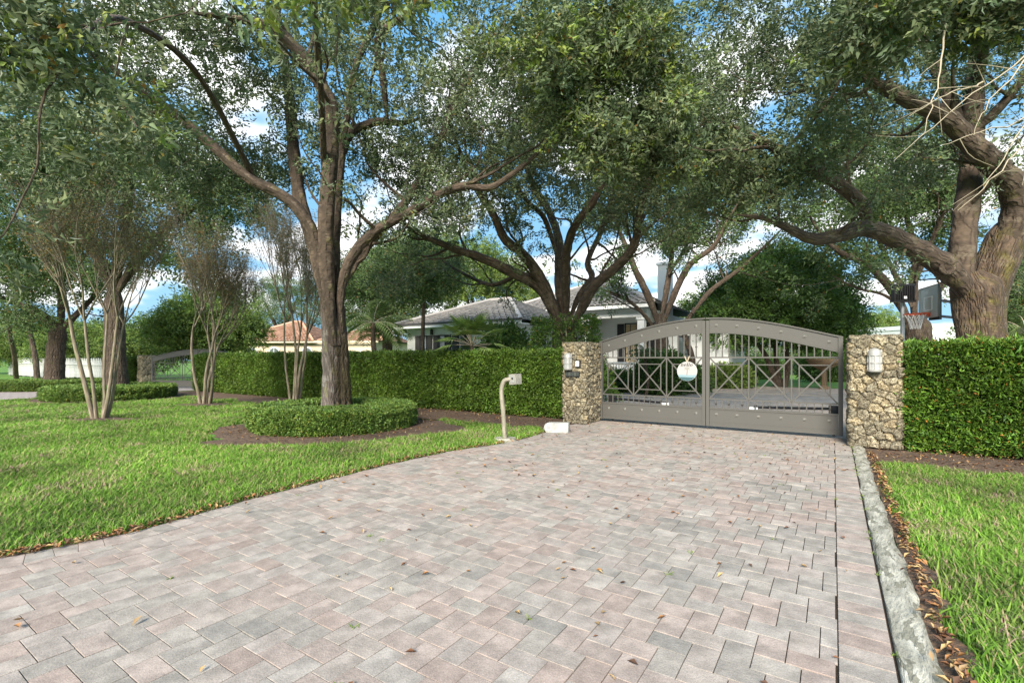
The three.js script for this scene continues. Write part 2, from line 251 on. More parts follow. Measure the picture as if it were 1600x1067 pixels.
// ---------- pavers ----------
{
  const PL = 0.21, PW = 0.14, GAP = 0.0045, R = rng(77), pieces = [];
  const clip = (poly, f) => { const o = []; for (let i = 0; i < poly.length; i++) { const a = poly[i], b = poly[(i + 1) % poly.length], fa = f(a), fb = f(b); if (fa >= 0) o.push(a); if ((fa >= 0) !== (fb >= 0)) { const t = fa / (fa - fb); o.push([lerp(a[0], b[0], t), lerp(a[1], b[1], t)]); } } return o; };
  const uvw = (u, v) => [u * SN + v * CS, -(u * CS - v * SN)];
  const inset = (poly, d) => { const cx = poly.reduce((s, p) => s + p[0], 0) / poly.length, cz = poly.reduce((s, p) => s + p[1], 0) / poly.length; return poly.map(([x, z]) => { const L = Math.hypot(x - cx, z - cz), k = Math.max(0.2, 1 - d * 1.3 / L); return [cx + (x - cx) * k, cz + (z - cz) * k]; }); };
  // herringbone: rows along u and v
  const add = (v0, u0, dv, du) => {
    const g = GAP / 2; let p = [[v0 + g, u0 + g], [v0 + dv - g, u0 + g], [v0 + dv - g, u0 + du - g], [v0 + g, u0 + du - g]];
    const cv = v0 + dv / 2, cu = u0 + du / 2; if (cu < -1.6 || cu > 11.1 || cv > 0.2) return;
    let q = p.map(([v, u]) => uvw(u, v)); const [cx, cz] = uvw(cu, cv); if (cz > 1 || cx < -7.5) return;
    let cut = false;
    if (v0 + dv > V_IN - 0.002) { q = clip(q, ([x, z]) => V_IN - 0.003 - toUV(x, z)[1]); cut = true; }
    if (u0 + du > 11.0) { q = clip(q, ([x, z]) => 10.99 - toUV(x, z)[0]); cut = true; }
    const e = edgeInfo(cx, cz), d = e.d * edge.flip;
    if (d < 0.4) { const s = edge.flip; q = clip(q, ([x, z]) => ((x - e.p.x) * e.nx + (z - e.p.z) * e.nz) * s - 0.235); cut = true; }
    if (q.length < 3) return;
    let area = 0; for (let i = 0; i < q.length; i++) { const a = q[i], b = q[(i + 1) % q.length]; area += a[0] * b[1] - a[1] * b[0]; } if (Math.abs(area) < 0.003) return;
    pieces.push({ q, c: [cx, cz], cut, along: du > dv });
  };
  for (let s = -90; s < 90; s++) for (let t = -130; t < 130; t++) {
    const v = -2.3 + s * PL + t * PW, u = 4 - s * PL + t * PW; if (v < -14 || v > 1 || u < -3 || u > 12) continue;
    add(v, u, PL, PW); add(v + PL, u + PW - PL, PW, PL);
  }
  // straight border course on the right, curved one on the left
  for (let u = -1.6; u < 10.98; u += 0.142) { const a = u + 0.002, b = Math.min(u + 0.14, 10.99); pieces.push({ q: [uvw(a, V_IN + 0.002), uvw(a, V_OUT), uvw(b, V_OUT), uvw(b, V_IN + 0.002)], c: uvw((a + b) / 2, 0.135), border: true, cut: true }); }
  { let acc = 0, last = null; const fl = edge.flip, fine = smooth(edgePts, 2400);
    for (let i = 1; i < fine.length; i++) { acc += fine[i].distanceTo(fine[i - 1]); if (!last) { last = i; acc = 0; continue; } if (acc >= 0.15) { const A = fine[last], B = fine[i], tx = B.x - A.x, tz = B.z - A.z, L = Math.hypot(tx, tz), nrm = (j) => { const a = fine[Math.max(0, j - 14)], b = fine[Math.min(fine.length - 1, j + 14)], l = Math.hypot(b.x - a.x, b.z - a.z); return [(b.z - a.z) / l * fl, -(b.x - a.x) / l * fl]; }, [nx, nz] = nrm(last), [mx, mz] = nrm(i), g = 0.0015, ex = tx / L * g, ez = tz / L * g; pieces.push({ q: [[A.x + ex, A.z + ez], [B.x - ex, B.z - ez], [B.x - ex + mx * 0.225, B.z - ez + mz * 0.225], [A.x + ex + nx * 0.225, A.z + ez + nz * 0.225]], c: [A.x + nx * .11, A.z + nz * .11], border: true, cut: true }); last = i; acc = 0; } } }
  const TONES = [[0.585, 0.475, 0.415], [0.575, 0.495, 0.435], [0.555, 0.495, 0.435], [0.595, 0.485, 0.425], [0.53, 0.475, 0.42], [0.56, 0.44, 0.38], [0.605, 0.54, 0.48], [0.46, 0.42, 0.375], [0.585, 0.505, 0.45]].map((c) => c.map((x) => x * 0.93));
  const toneOf = (x, z) => { const n = fbm(x * 0.55, z * 0.55, 3, 3), st = fbm(x * 0.9 + 7, z * 0.9, 9, 3), r = R(); if (st > 0.24 && r < 0.55) return r < 0.25 ? 7 : 4; const k = r + n * 0.5; return k < 0.1 ? 5 : k < 0.3 ? 0 : k < 0.42 ? 3 : k < 0.58 ? 8 : k < 0.74 ? 1 : k < 0.88 ? 2 : k < 0.97 ? 6 : 4; };
  const solid = (q, c, tone, jitter) => { // chamfered block
    let area = 0; for (let i = 0; i < q.length; i++) { const a = q[i], b = q[(i + 1) % q.length]; area += a[0] * b[1] - a[1] * b[0]; } if (area > 0) q = q.slice().reverse();
    const top = inset(q, 0.0018), n = q.length, pos = [], uv = [], col = [], idx = [], ox = R() * 3, oz = R() * 3, h = jitter[0], tl = (x, z) => h + (x - c[0]) * jitter[1] + (z - c[1]) * jitter[2];
    const push = (x, y, z) => { pos.push(x - c[0], y, z - c[1]); uv.push((x - c[0]) / 0.55 + ox, (z - c[1]) / 0.55 + oz); col.push(...tone); };
    for (const [x, z] of top) push(x, tl(x, z), z); for (let i = 1; i < n - 1; i++) idx.push(0, i, i + 1);
    for (let i = 0; i < n; i++) { const j = (i + 1) % n, k = pos.length / 3; push(top[i][0], tl(...top[i]), top[i][1]); push(q[i][0], tl(...q[i]) - 0.0022, q[i][1]); push(q[j][0], tl(...q[j]) - 0.0022, q[j][1]); push(top[j][0], tl(...top[j]), top[j][1]); idx.push(k, k + 1, k + 2, k, k + 2, k + 3); const m = pos.length / 3; push(q[i][0], tl(...q[i]) - 0.0022, q[i][1]); push(q[i][0], -0.05, q[i][1]); push(q[j][0], -0.05, q[j][1]); push(q[j][0], tl(...q[j]) - 0.0022, q[j][1]); idx.push(m, m + 1, m + 2, m, m + 2, m + 3); }
    return fromArrays(pos, uv, col, idx);
  };
  const seen = (p) => { const [x, z] = p.c; if (z > -1.9) return false; const [a, b] = pix(V3(x, 0, z)); return a > -10 && a < 1610 && b < 1085; };
  const inView = pieces.filter(seen).sort((a, b) => b.c[1] - a.c[1]);
  const field = inView.filter((p) => !p.border).slice(0, 300), border = inView.filter((p) => p.border).slice(0, 130);
  const single = new Set([...field, ...border]), rest = [], cache = new Map(), mats = TONES.map((c) => std({ map: M.speck, bumpMap: M.speckB, bumpScale: 0.0015, color: lin(...c) }));
  for (const p of pieces) {
    const tone = toneOf(...p.c), jit = [(R() - 0.5) * 0.004, (R() - 0.5) * 0.02, (R() - 0.5) * 0.02], b = 0.92 + 0.16 * R();
    if (single.has(p)) {
      const key = p.cut ? null : (p.along ? 'u' : 'v') + Math.floor(R() * 10); let g = key && cache.get(key);
      if (!g) { g = solid(p.q, p.c, [1, 1, 1], jit); g.deleteAttribute('color'); if (key) cache.set(key, g); }
      mesh(p.border ? 'border_paver' : 'paver', g, mats[tone], driveway, [p.c[0], (R() - 0.5) * 0.002, p.c[1]]);
    } else rest.push(solid(p.q, p.c, TONES[tone].map((x) => x * b), jit).translate(p.c[0], 0, p.c[1]));
  }
  stuff(mesh('distant_pavers', rest, M.paverV, driveway));
}
// ---------- right-hand concrete edging, soil, court ----------
{
  const pos = [], uv = [], idx = [], N = 90, prof = [[0.262, -0.05], [0.263, -0.002], [0.275, 0.006], [0.34, 0.013], [0.40, 0.016], [0.425, 0.006], [0.44, -0.05]];
  for (let i = 0; i <= N; i++) for (let j = 0; j < prof.length; j++) { const u = -1.5 + i / N * 11.6, w = 0.009 * noise3(u * 1.7, j, 1) + 0.004 * noise3(u * 7, j * 2, 4), p = UV(u, prof[j][0] + (j > 1 ? w * 2.2 : 0), prof[j][1] + (j > 1 && j < 5 ? w : 0)); pos.push(p.x, p.y, p.z); uv.push(j * 0.16, u / 1.3); if (i < N && j < prof.length - 1) { const k = i * prof.length + j; idx.push(k, k + 1, k + prof.length, k + 1, k + prof.length + 1, k + prof.length); } }
  structure(mesh('kerb', fromArrays(pos, uv, null, idx), M.concrete), 'rough concrete edging strip along the right side of the driveway');
}
const strip = (u0, u1, v0, v1, y, n = 40, wav = 0.12, seed = 1) => { const a = [], b = []; for (let i = 0; i <= n; i++) { const v = lerp(v0, v1, i / n); a.push(UV(u0 + wav * fbm(v * 0.8, seed, 0, 3) * 2, v)); b.push(UV(u1, v)); } return poly([...a, ...b.reverse()], y, 1.1); };
structure(mesh('soil_bed', strip(8.95, 11.4, -25, -5.0, -0.014, 80, 0.28, 3), M.soil), 'brown soil strip along the foot of the long hedge');
structure(mesh('soil_bed', strip(8.75, 11.2, 0.42, 10, -0.014, 50, 0.16, 8), M.soil), 'brown soil strip under the right hedge');
{ const a = [], b = []; for (let u = -1.5; u <= 9.2; u += 0.1) { a.push(UV(u, 0.43)); b.push(UV(u, 0.56 + 0.07 * noise3(u * 2, 2, 3))); } structure(mesh('soil_bed', poly([...a, ...b.reverse()], -0.01, 0.9), M.soil), 'narrow dirt gutter between the concrete edging and the grass'); }
{ const a = [], b = []; edge.forEach((p, i) => { if (i < 22) return; const e = edgeInfo(p.x, p.z), w = 0.13 + 0.05 * noise3(p.x * 2, p.z * 2, 6); a.push(V3(p.x + e.nx * edge.flip * 0.03, 0, p.z + e.nz * edge.flip * 0.03)); b.push(V3(p.x - e.nx * edge.flip * w, 0, p.z - e.nz * edge.flip * w)); }); structure(mesh('soil_bed', poly([...a, ...b.reverse()], -0.018, 0.9), M.soil), 'thin dirt line where the lawn meets the driveway pavers'); }
const beds = [[C1, 2.55, 2.55, 0.05], [G(378, 690), 0.85, 0.5, 0.03], [V3(-2.4, 0, -10.4), 1.5, 1.0, 0.03], [G(160, 655), 1.05, 0.42, 0.03], [G(320, 632), 1.1, 0.6, 0.03], [G(455, 630), 1.3, 0.6, 0.03], [V3(-15.2, 0, -18.5), 2.5, 2.4, 0.04], [G(276, 678), 0.8, 0.06, 0.012]];
const bedNote = ['round soil bed under the main oak', 'bare dirt patch beside the round soil bed', 'soil spreading from the round bed towards the hedge', 'soil ring at the foot of the multi-stemmed tree', 'soil ring by the second multi-stemmed tree', 'soil ring by the third multi-stemmed tree', 'soil bed under the clipped ring by the second gate', 'thin scar of dirt curving through the lawn'];
beds.forEach((b, i) => mound('soil_bed', b[0], b[1], b[2], b[3], i + 2, i === 7 ? 0.35 : 0, bedNote[i]));
const courtMat = std({ map: M.speck, color: lin(0.60, 0.50, 0.42), bumpMap: M.speckB, bumpScale: 0.006 });
structure(mesh('courtyard_paving', poly([UV(11.0, -7.0), UV(11.0, 3), UV(18, 9), UV(27, 9), UV(29, 1), UV(29.5, -3), UV(25, -7.2), UV(22.2, -8.2), UV(21.4, -12), UV(14, -9)], -0.012, 1.3), courtMat), 'grey brown paved forecourt behind the gate');
structure(mesh('second_driveway', poly([UV(-6, -32.2), UV(-6, -24.6), UV(3, -25.3), UV(16, -25.5), UV(16, -31.4), UV(3, -31.2)], -0.012, 0.8), std({ map: M.speck, color: lin(0.52, 0.44, 0.41) })), 'pinkish second driveway by the far gate');
const inBed = (x, z) => beds.some((b) => ((x - b[0].x) / b[1]) ** 2 + ((z - b[0].z) / b[2]) ** 2 < 0.93);

// ---------- grass ----------
{
  const tuft = (seed, o) => { const R = rng(seed), pos = [], col = [], idx = []; for (let i = 0; i < o.n; i++) { const a = R() * 6.28, r = o.r * Math.sqrt(R()), x = Math.cos(a) * r, z = Math.sin(a) * r, h = o.h * (0.5 + 0.7 * R()), w = o.w * (0.7 + 0.6 * R()), la = R() * 6.28, lean = h * (0.25 + 0.7 * R()), dx = Math.cos(la), dz = Math.sin(la), c = R() < o.dry ? [0.40, 0.34, 0.16] : mixc([0.105, 0.225, 0.022], [0.245, 0.435, 0.05], R()), k = pos.length / 3;
    for (const [t, ww] of [[0, 1], [0.55, 0.9]]) { const bx_ = x + dx * lean * t * t, bz = z + dz * lean * t * t, y = h * t; pos.push(bx_ - dz * w * ww / 2, y, bz + dx * w * ww / 2, bx_ + dz * w * ww / 2, y, bz - dx * w * ww / 2); col.push(...c, ...c); } pos.push(x + dx * lean, h * (1 - 0.25 * R()), z + dz * lean); col.push(...c); idx.push(k, k + 1, k + 2, k + 1, k + 3, k + 2, k + 2, k + 3, k + 4); } return fromArrays(pos, null, col, idx); };
  const sets = [tuft(1, { n: 16, r: 0.07, h: 0.075, w: 0.0085, dry: 0.05 }), tuft(2, { n: 16, r: 0.07, h: 0.07, w: 0.0085, dry: 0.12 }), tuft(3, { n: 14, r: 0.07, h: 0.09, w: 0.009, dry: 0.04 })];
  const lay = (name, label, ok, box, dens, seed, hs = 1) => {
    const R = rng(seed), list = []; const area = (box[1] - box[0]) * (box[3] - box[2]), max = 620, n = area * max;
    for (let i = 0; i < n; i++) { const r = R(), x = lerp(box[0], box[1], R()), Z = lerp(box[2], box[3], R()); if (r > dens(x, Z) / max) continue; if (!ok(x, -Z)) continue; list.push([x, -Z]); }
    const grp = new THREE.Group(); grp.name = name; scene.add(grp); tag(grp, label, null, null, 'stuff');
    const m = new THREE.Matrix4(), e = new THREE.Euler(), q = new THREE.Quaternion(), c = new THREE.Color();
    sets.forEach((g, k) => { const mine = list.filter((_, i) => i % 3 === k), im = new THREE.InstancedMesh(g, M.grass, mine.length); im.name = 'grass_blades'; stuff(im);
      mine.forEach(([x, z], i) => { const s = hs * (0.75 + 0.5 * R()), far = 1 + clamp((-z - 6) / 16, 0, 0.5); q.setFromEuler(e.set((R() - .5) * .3, R() * 6.28, (R() - .5) * .3)); im.setMatrixAt(i, m.compose(V3(x, -0.03, z), q, V3(s * far, s, s * far)));
        const p = fbm(x * 0.35, z * 0.35, 2, 3), d = fbm(x * 0.8, z * 0.8, 12, 4), b = 1 + p * 0.6 + (R() - 0.5) * 0.25, y = clamp(d * 2.4 - 0.25, 0, 0.75); im.setColorAt(i, c.setRGB(b * (1 + y * 0.4), b * (1 - y * 0.06), b * (1 + y * 1.1))); });
      grp.add(im); });
  };
  const okL = (x, z) => { const [u, v] = toUV(x, z), ed = insideEdge(x, z); if (ed > -0.10 - 0.05 * noise3(x * 2, z * 2, 6)) return false; if (inBed(x, z)) return false; if (v > -25.1) return u < 9.0 + 0.56 * fbm(v * 0.8, 3, 0, 3) && v < -4.4 || (v >= -4.4 && u < 9.0 && ed < -0.1); return v < -31.5 && u < 11; };
  lay('grass', 'bright green grass of the front lawn beside the driveway', okL, [-32, 1.6, 2.2, 34], (x, Z) => (Math.abs(x) > Z * 1.12 + 0.6 ? 0 : clamp(760 * Math.exp(-(Z - 3.5) / 6.5), 26, 620)), 5);
  lay('grass', 'patchy green grass on the right of the driveway', (x, z) => { const [u, v] = toUV(x, z); return v > 0.57 + 0.07 * noise3(u * 2, 2, 3) && u < 8.75 + 0.32 * fbm(v * 0.8, 8, 0, 3); }, [1.2, 8.6, 1.2, 8.2], (x, Z) => (x > Z * 1.2 + 0.8 ? 0 : 540), 6, 1.0);
}

// ---------- hedges ----------
function hedgeBody(o, sprays, pts, parent, coreGeo, seed) { mesh('inner_branches', coreGeo, M.core, parent); foliage('foliage', sprays, M.hedgeLeaf, pts, parent, 0.28, seed); }
function boxHedge(name, label, v0, v1, u0, u1, h, sprays, dens, seed, rough = 0.05) {
  const t = thing(name, label, 'hedge'), R = rng(seed), pts = [], fN = UV(-1, 0), tN = V3(0, 1, 0);
  const bulge = (a, b) => rough * (fbm(a * 1.1, b * 1.1, seed, 3) * 2) + rough * 0.8 * noise3(a * 5, b * 5, seed);
  const face = (n, fn) => { for (let i = 0; i < n; i++) pts.push(fn()); };
  const mk = (p, nrm, tilt = 0.8) => { const d = rdir(R).multiplyScalar(tilt).add(nrm).normalize(); const patch = fbm(p.x * 0.6, p.y * 0.9, p.z * 0.6 + seed, 3); return { p: p.addScaledVector(d, R() < 0.035 ? 0.03 * R() : -0.05 - 0.09 * R()), d, s: 0.85 + 0.35 * R(), t: 1 + 0.55 * patch }; };
  face((v1 - v0) * h * dens, () => { const v = lerp(v0, v1, R()), y = h * Math.pow(R(), 0.95) + 0.03; return mk(UV(u0 + 0.10 * (1 - Math.min(1, y / 0.35)) - bulge(v, y), v, y), fN.clone().add(V3(0, 0.25, 0))); });
  face((v1 - v0) * (u1 - u0) * dens * 0.8, () => { const v = lerp(v0, v1, R()), u = lerp(u0, u1, R()); return mk(UV(u, v, h + bulge(v, u) * 0.7), tN); });
  for (const [v, s] of [[v0, -1], [v1, 1]]) face((u1 - u0) * h * dens * 0.8, () => { const u = lerp(u0, u1, R()), y = h * R(); return mk(UV(u, v + s * bulge(u, y), y), UV(0, s)); });
  face((v1 - v0) * h * dens * 0.25, () => { const v = lerp(v0, v1, R()), y = h * R(); return mk(UV(u1, v, y), UV(1, 0)); });
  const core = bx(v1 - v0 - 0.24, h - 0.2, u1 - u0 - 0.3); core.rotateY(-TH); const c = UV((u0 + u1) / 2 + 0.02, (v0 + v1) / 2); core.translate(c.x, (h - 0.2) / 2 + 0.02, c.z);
  hedgeBody(t, sprays, pts, t, core, seed); return t;
}
function roundHedge(label, c, r, inner, h, dens, seed, sprays = SP.box) {
  const t = thing('round_hedge', label, 'hedge', null, 0, 'round clipped hedges around the trees'), R = rng(seed), pts = [];
  const mk = (p, nrm) => { const d = rdir(R).multiplyScalar(0.8).add(nrm).normalize(); return { p: p.addScaledVector(d, -0.03 - 0.05 * R()), d, t: 1 + 0.4 * fbm(p.x * 0.8, p.y, p.z * 0.8 + seed, 3) }; };
  for (let i = 0; i < 6.28 * r * h * dens; i++) { const a = R() * 6.28, y = h * R(), rr = r * (1 + 0.03 * fbm(Math.cos(a) * 2, Math.sin(a) * 2, seed, 2)) - 0.12 * (y / h) ** 4 - 0.06 * (1 - y / h) ** 3 + 0.03 * noise3(a * 8, y * 5, seed); pts.push(mk(V3(c.x + Math.cos(a) * rr, y + 0.02, c.z + Math.sin(a) * rr), V3(Math.cos(a), 0.3, Math.sin(a)))); }
  for (let i = 0; i < Math.PI * (r * r - inner * inner) * dens * 0.9; i++) { const a = R() * 6.28, rr = Math.sqrt(lerp(inner * inner, r * r, R())); pts.push(mk(V3(c.x + Math.cos(a) * rr, h + 0.03 * noise3(Math.cos(a) * rr * 3, Math.sin(a) * rr * 3, seed) - 0.05 * (rr / r) ** 8, c.z + Math.sin(a) * rr), V3(0, 1, 0))); }
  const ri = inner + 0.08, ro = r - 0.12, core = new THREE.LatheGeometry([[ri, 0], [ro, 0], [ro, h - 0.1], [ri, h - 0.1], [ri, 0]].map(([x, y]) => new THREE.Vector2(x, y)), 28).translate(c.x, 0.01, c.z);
  hedgeBody(t, sprays, pts, t, core, seed); return t;
}
boxHedge('clipped_hedge', 'long dark green clipped hedge behind the main oak, ending at the gate pillar with keypad', -24.9, -5.36, 10.72, 11.75, 1.62, SP.hedge, 520, 21);
boxHedge('clipped_hedge', 'tall bright green clipped hedge beside the right coral stone pillar', 1.02, 8.5, 10.15, 11.25, 1.68, SP.hedgeBig, 560, 22, 0.06);
boxHedge('clipped_hedge', 'short clipped hedge between the white picket fence and the far gate pillar', -35.2, -32.9, 10.9, 11.8, 1.5, SP.hedge, 420, 23);
roundHedge('large round low hedge encircling the main oak trunk', C1, 1.73, 0.75, 0.45, 900, 31);
roundHedge('round low hedge behind the pale multi-stemmed tree, beside the second driveway', V3(-15.2, 0, -18.5), 2.0, 0.7, 0.45, 420, 32);
roundHedge('dark round low hedge around the tree in front of the white fence', V3(-22.6, 0, -24), 2.25, 0.8, 0.42, 300, 33);

// ---------- stone pillars ----------
function pillar(label, u0, v0, w, d, h, cell, seed, parentScale) {
  const t = thing('gate_pillar', label, 'pillar', UV(u0, v0), -TH, 'coral stone gate pillars'), R = rng(seed), P = 2 * (w + d);
  mesh('mortar_core', bx(w - 0.012, h - 0.03, d - 0.012, w / 2, h / 2 - 0.015, -d / 2), M.mortar, t);
  const onWall = (s, y, o) => { s = ((s % P) + P) % P; let x, z, nx, nz; if (s < w) { x = s; z = 0; nx = 0; nz = 1; } else if (s < w + d) { x = w; z = -(s - w); nx = 1; nz = 0; } else if (s < 2 * w + d) { x = w - (s - w - d); z = -d; nx = 0; nz = -1; } else { x = 0; z = -d + (s - 2 * w - d); nx = -1; nz = 0; } return [x + nx * o, y, z + nz * o]; };
  const pts = [], nx = Math.round(P / cell), ny = Math.round(h / (cell * 0.72));
  for (let j = 0; j < ny; j++) for (let i = 0; i < nx; i++) if (R() > 0.16) pts.push([(i + (j % 2) * 0.5 + (R() - 0.5) * 0.8) * P / nx, (j + 0.5 + (R() - 0.5) * 0.75) * h / ny]);
  // rows of candidates get their own cell each
  const all = []; for (const p of pts) for (const k of [-1, 0, 1]) all.push([p[0] + k * P, p[1]]);
  const toneBias = (y) => fbm(y * 2.3, seed, 1, 2);
  for (const p of pts) {
    let q = [[p[0] - 0.35, Math.max(0.0, p[1] - 0.35)], [p[0] + 0.35, Math.max(0.0, p[1] - 0.35)], [p[0] + 0.35, Math.min(h - 0.01, p[1] + 0.35)], [p[0] - 0.35, Math.min(h - 0.01, p[1] + 0.35)]];
    for (const o of all) { const dx = o[0] - p[0], dy = o[1] - p[1], L2 = dx * dx + dy * dy; if (L2 < 1e-9 || L2 > 0.49) continue; const mx = p[0] + dx / 2, my = p[1] + dy / 2, f = ([x, y]) => -((x - mx) * dx + (y - my) * dy), n = []; for (let i = 0; i < q.length; i++) { const a = q[i], b = q[(i + 1) % q.length], fa = f(a), fb = f(b); if (fa >= 0) n.push(a); if ((fa >= 0) !== (fb >= 0)) { const k = fa / (fa - fb); n.push([lerp(a[0], b[0], k), lerp(a[1], b[1], k)]); } } q = n; if (q.length < 3) break; }
    if (q.length < 3) continue;
    const ring = []; for (let i = 0; i < q.length; i++) { const a = q[i], b = q[(i + 1) % q.length], k = Math.max(1, Math.round(Math.hypot(a[0] - b[0], a[1] - b[1]) / (cell * 0.2))); for (let j = 0; j < k; j++) ring.push([lerp(a[0], b[0], j / k), lerp(a[1], b[1], j / k)]); }
    const cx = ring.reduce((s, a) => s + a[0], 0) / ring.length, cy = ring.reduce((s, a) => s + a[1], 0) / ring.length, proud = 0.012 + 0.03 * R();
    const pos = [], uv = [], idx = [], n = ring.length, ou = R() * 4, ov = R() * 4, lv = [[0.985, -0.03], [0.95, proud * 0.5], [0.68, proud], [0.35, proud * 1.1]];
    lv.forEach(([k, o], li) => ring.forEach(([x, y]) => { const s = cx + (x - cx) * k, yy = cy + (y - cy) * k, rough = li ? 0.016 * noise3(s * 24, yy * 24, seed) + 0.014 * noise3(s * 9, yy * 9, seed + 5) + 0.008 * noise3(s * 55, yy * 55, seed) : 0, jx = 0.012 * noise3(s * 26, yy * 26, 2); pos.push(...onWall(s + jx, clamp(yy + jx, 0, h), o + rough)); uv.push(s / 0.42 + ou, yy / 0.42 + ov); }));
    pos.push(...onWall(cx, cy, proud * 1.1 + 0.012 * noise3(cx * 22, cy * 22, seed))); uv.push(cx / 0.42 + ou, cy / 0.42 + ov);
    for (let l = 0; l < 3; l++) for (let i = 0; i < n; i++) { const a = l * n + i, b = l * n + (i + 1) % n; idx.push(a, b, a + n, b, b + n, a + n); }
    for (let i = 0; i < n; i++) idx.push(3 * n + i, 3 * n + (i + 1) % n, 4 * n);
    const low = cy < 0.35 ? 0.5 : 0, r = R() + toneBias(cy) * 0.3; mesh('stone', fromArrays(pos, uv, null, idx), M.coralTones[r + low > 0.85 ? (R() < 0.5 ? 3 : 5) : Math.floor(R() * 5)], t);
  }
  const cap = new THREE.BoxGeometry(w + 0.03, 0.05, d + 0.03, 10, 1, 10), cp = cap.attributes.position; for (let i = 0; i < cp.count; i++) if (cp.getY(i) > 0) cp.setY(i, cp.getY(i) + 0.02 * noise3(cp.getX(i) * 9, cp.getZ(i) * 9, seed)); cap.computeVertexNormals();
  { const u = cap.attributes.uv; for (let i = 0; i < u.count; i++) u.setXY(i, cp.getX(i) / 0.4, (cp.getZ(i) + cp.getY(i)) / 0.4); }
  mesh('top_slab', cap.translate(w / 2, h - 0.01, -d / 2), M.coralTones[3], t); return t;
}
const pilL = pillar('coral stone gate pillar carrying the keypad and the dark number plate', 10.13, -5.27, 0.56, 0.86, 1.86, 0.135, 41);
const pilR = pillar('coral stone gate pillar between the gate and the bright right hedge', 10.13, 0.24, 0.68, 0.86, 1.88, 0.165, 42);
const pilF = pillar('far narrow coral stone pillar of the second gate, beyond the lawn', 11.2, -32.75, 0.62, 0.6, 1.66, 0.3, 43);
// half-round wall lantern; origin at its lower back
function lantern(label, pos) {
  const t = thing('wall_lantern', label, 'lantern', pos, -TH, 'wall lanterns on the gate pillars');
  const half = (r0, r1, y0, y1, seg = 10) => new THREE.CylinderGeometry(r1, r0, y1 - y0, seg, 1, false, -Math.PI / 2, Math.PI).translate(0, (y0 + y1) / 2, 0.02);
  mesh('back_plate', bx(0.2, 0.34, 0.018, 0, 0.19, 0.008), M.pewter, t);
  mesh('base_ring', half(0.10, 0.105, 0, 0.03), M.pewter, t);
  mesh('glass', half(0.088, 0.088, 0.03, 0.27), M.lampGlass, t);
  for (let i = 0; i < 5; i++) { const a = i / 4 * Math.PI; mesh('cage_bar', bx(0.012, 0.24, 0.012, Math.cos(a) * 0.094, 0.15, 0.02 + Math.sin(a) * 0.094), M.pewter, t); }
  mesh('cage_hoop', half(0.1, 0.1, 0.14, 0.155), M.pewter, t); mesh('top_ring', half(0.105, 0.1, 0.27, 0.295), M.pewter, t);
  const dome = new THREE.SphereGeometry(0.1, 12, 8, 0, Math.PI, 0, Math.PI / 2).translate(0, 0.295, 0.02); mesh('dome_cap', dome, M.pewter, t); return t;
}
lantern('half-round pewter wall lantern on the pillar beside the right hedge', UV(10.08, 0.57, 1.28));
lantern('half-round pewter wall lantern on the pillar with the keypad', UV(10.08, -5.11, 1.24));
{
  const k = thing('keypad', 'small white entry keypad with dark housing on the left gate pillar', 'keypad', UV(10.07, -4.86, 1.38), -TH);
  mesh('housing', bx(0.12, 0.16, 0.03), M.dark, k); mesh('face', bx(0.085, 0.12, 0.012, -0.008, 0, 0.019), M.whitePaint, k);
  const n = thing('number_plate', 'dark house number plate of small tiles under the left lantern', 'sign', UV(10.07, -5.0, 1.14), -TH);
  mesh('plate', bx(0.36, 0.115, 0.02), M.dark, n); for (let i = 0; i < 5; i++) mesh('number_tile', bx(0.06, 0.085, 0.008, -0.14 + i * 0.07, 0, 0.014), std({ color: lin(0.05 + 0.03 * (i % 2), 0.055 + 0.03 * (i % 2), 0.05 + .02 * (i % 2)), roughness: 0.4 }), n);
}

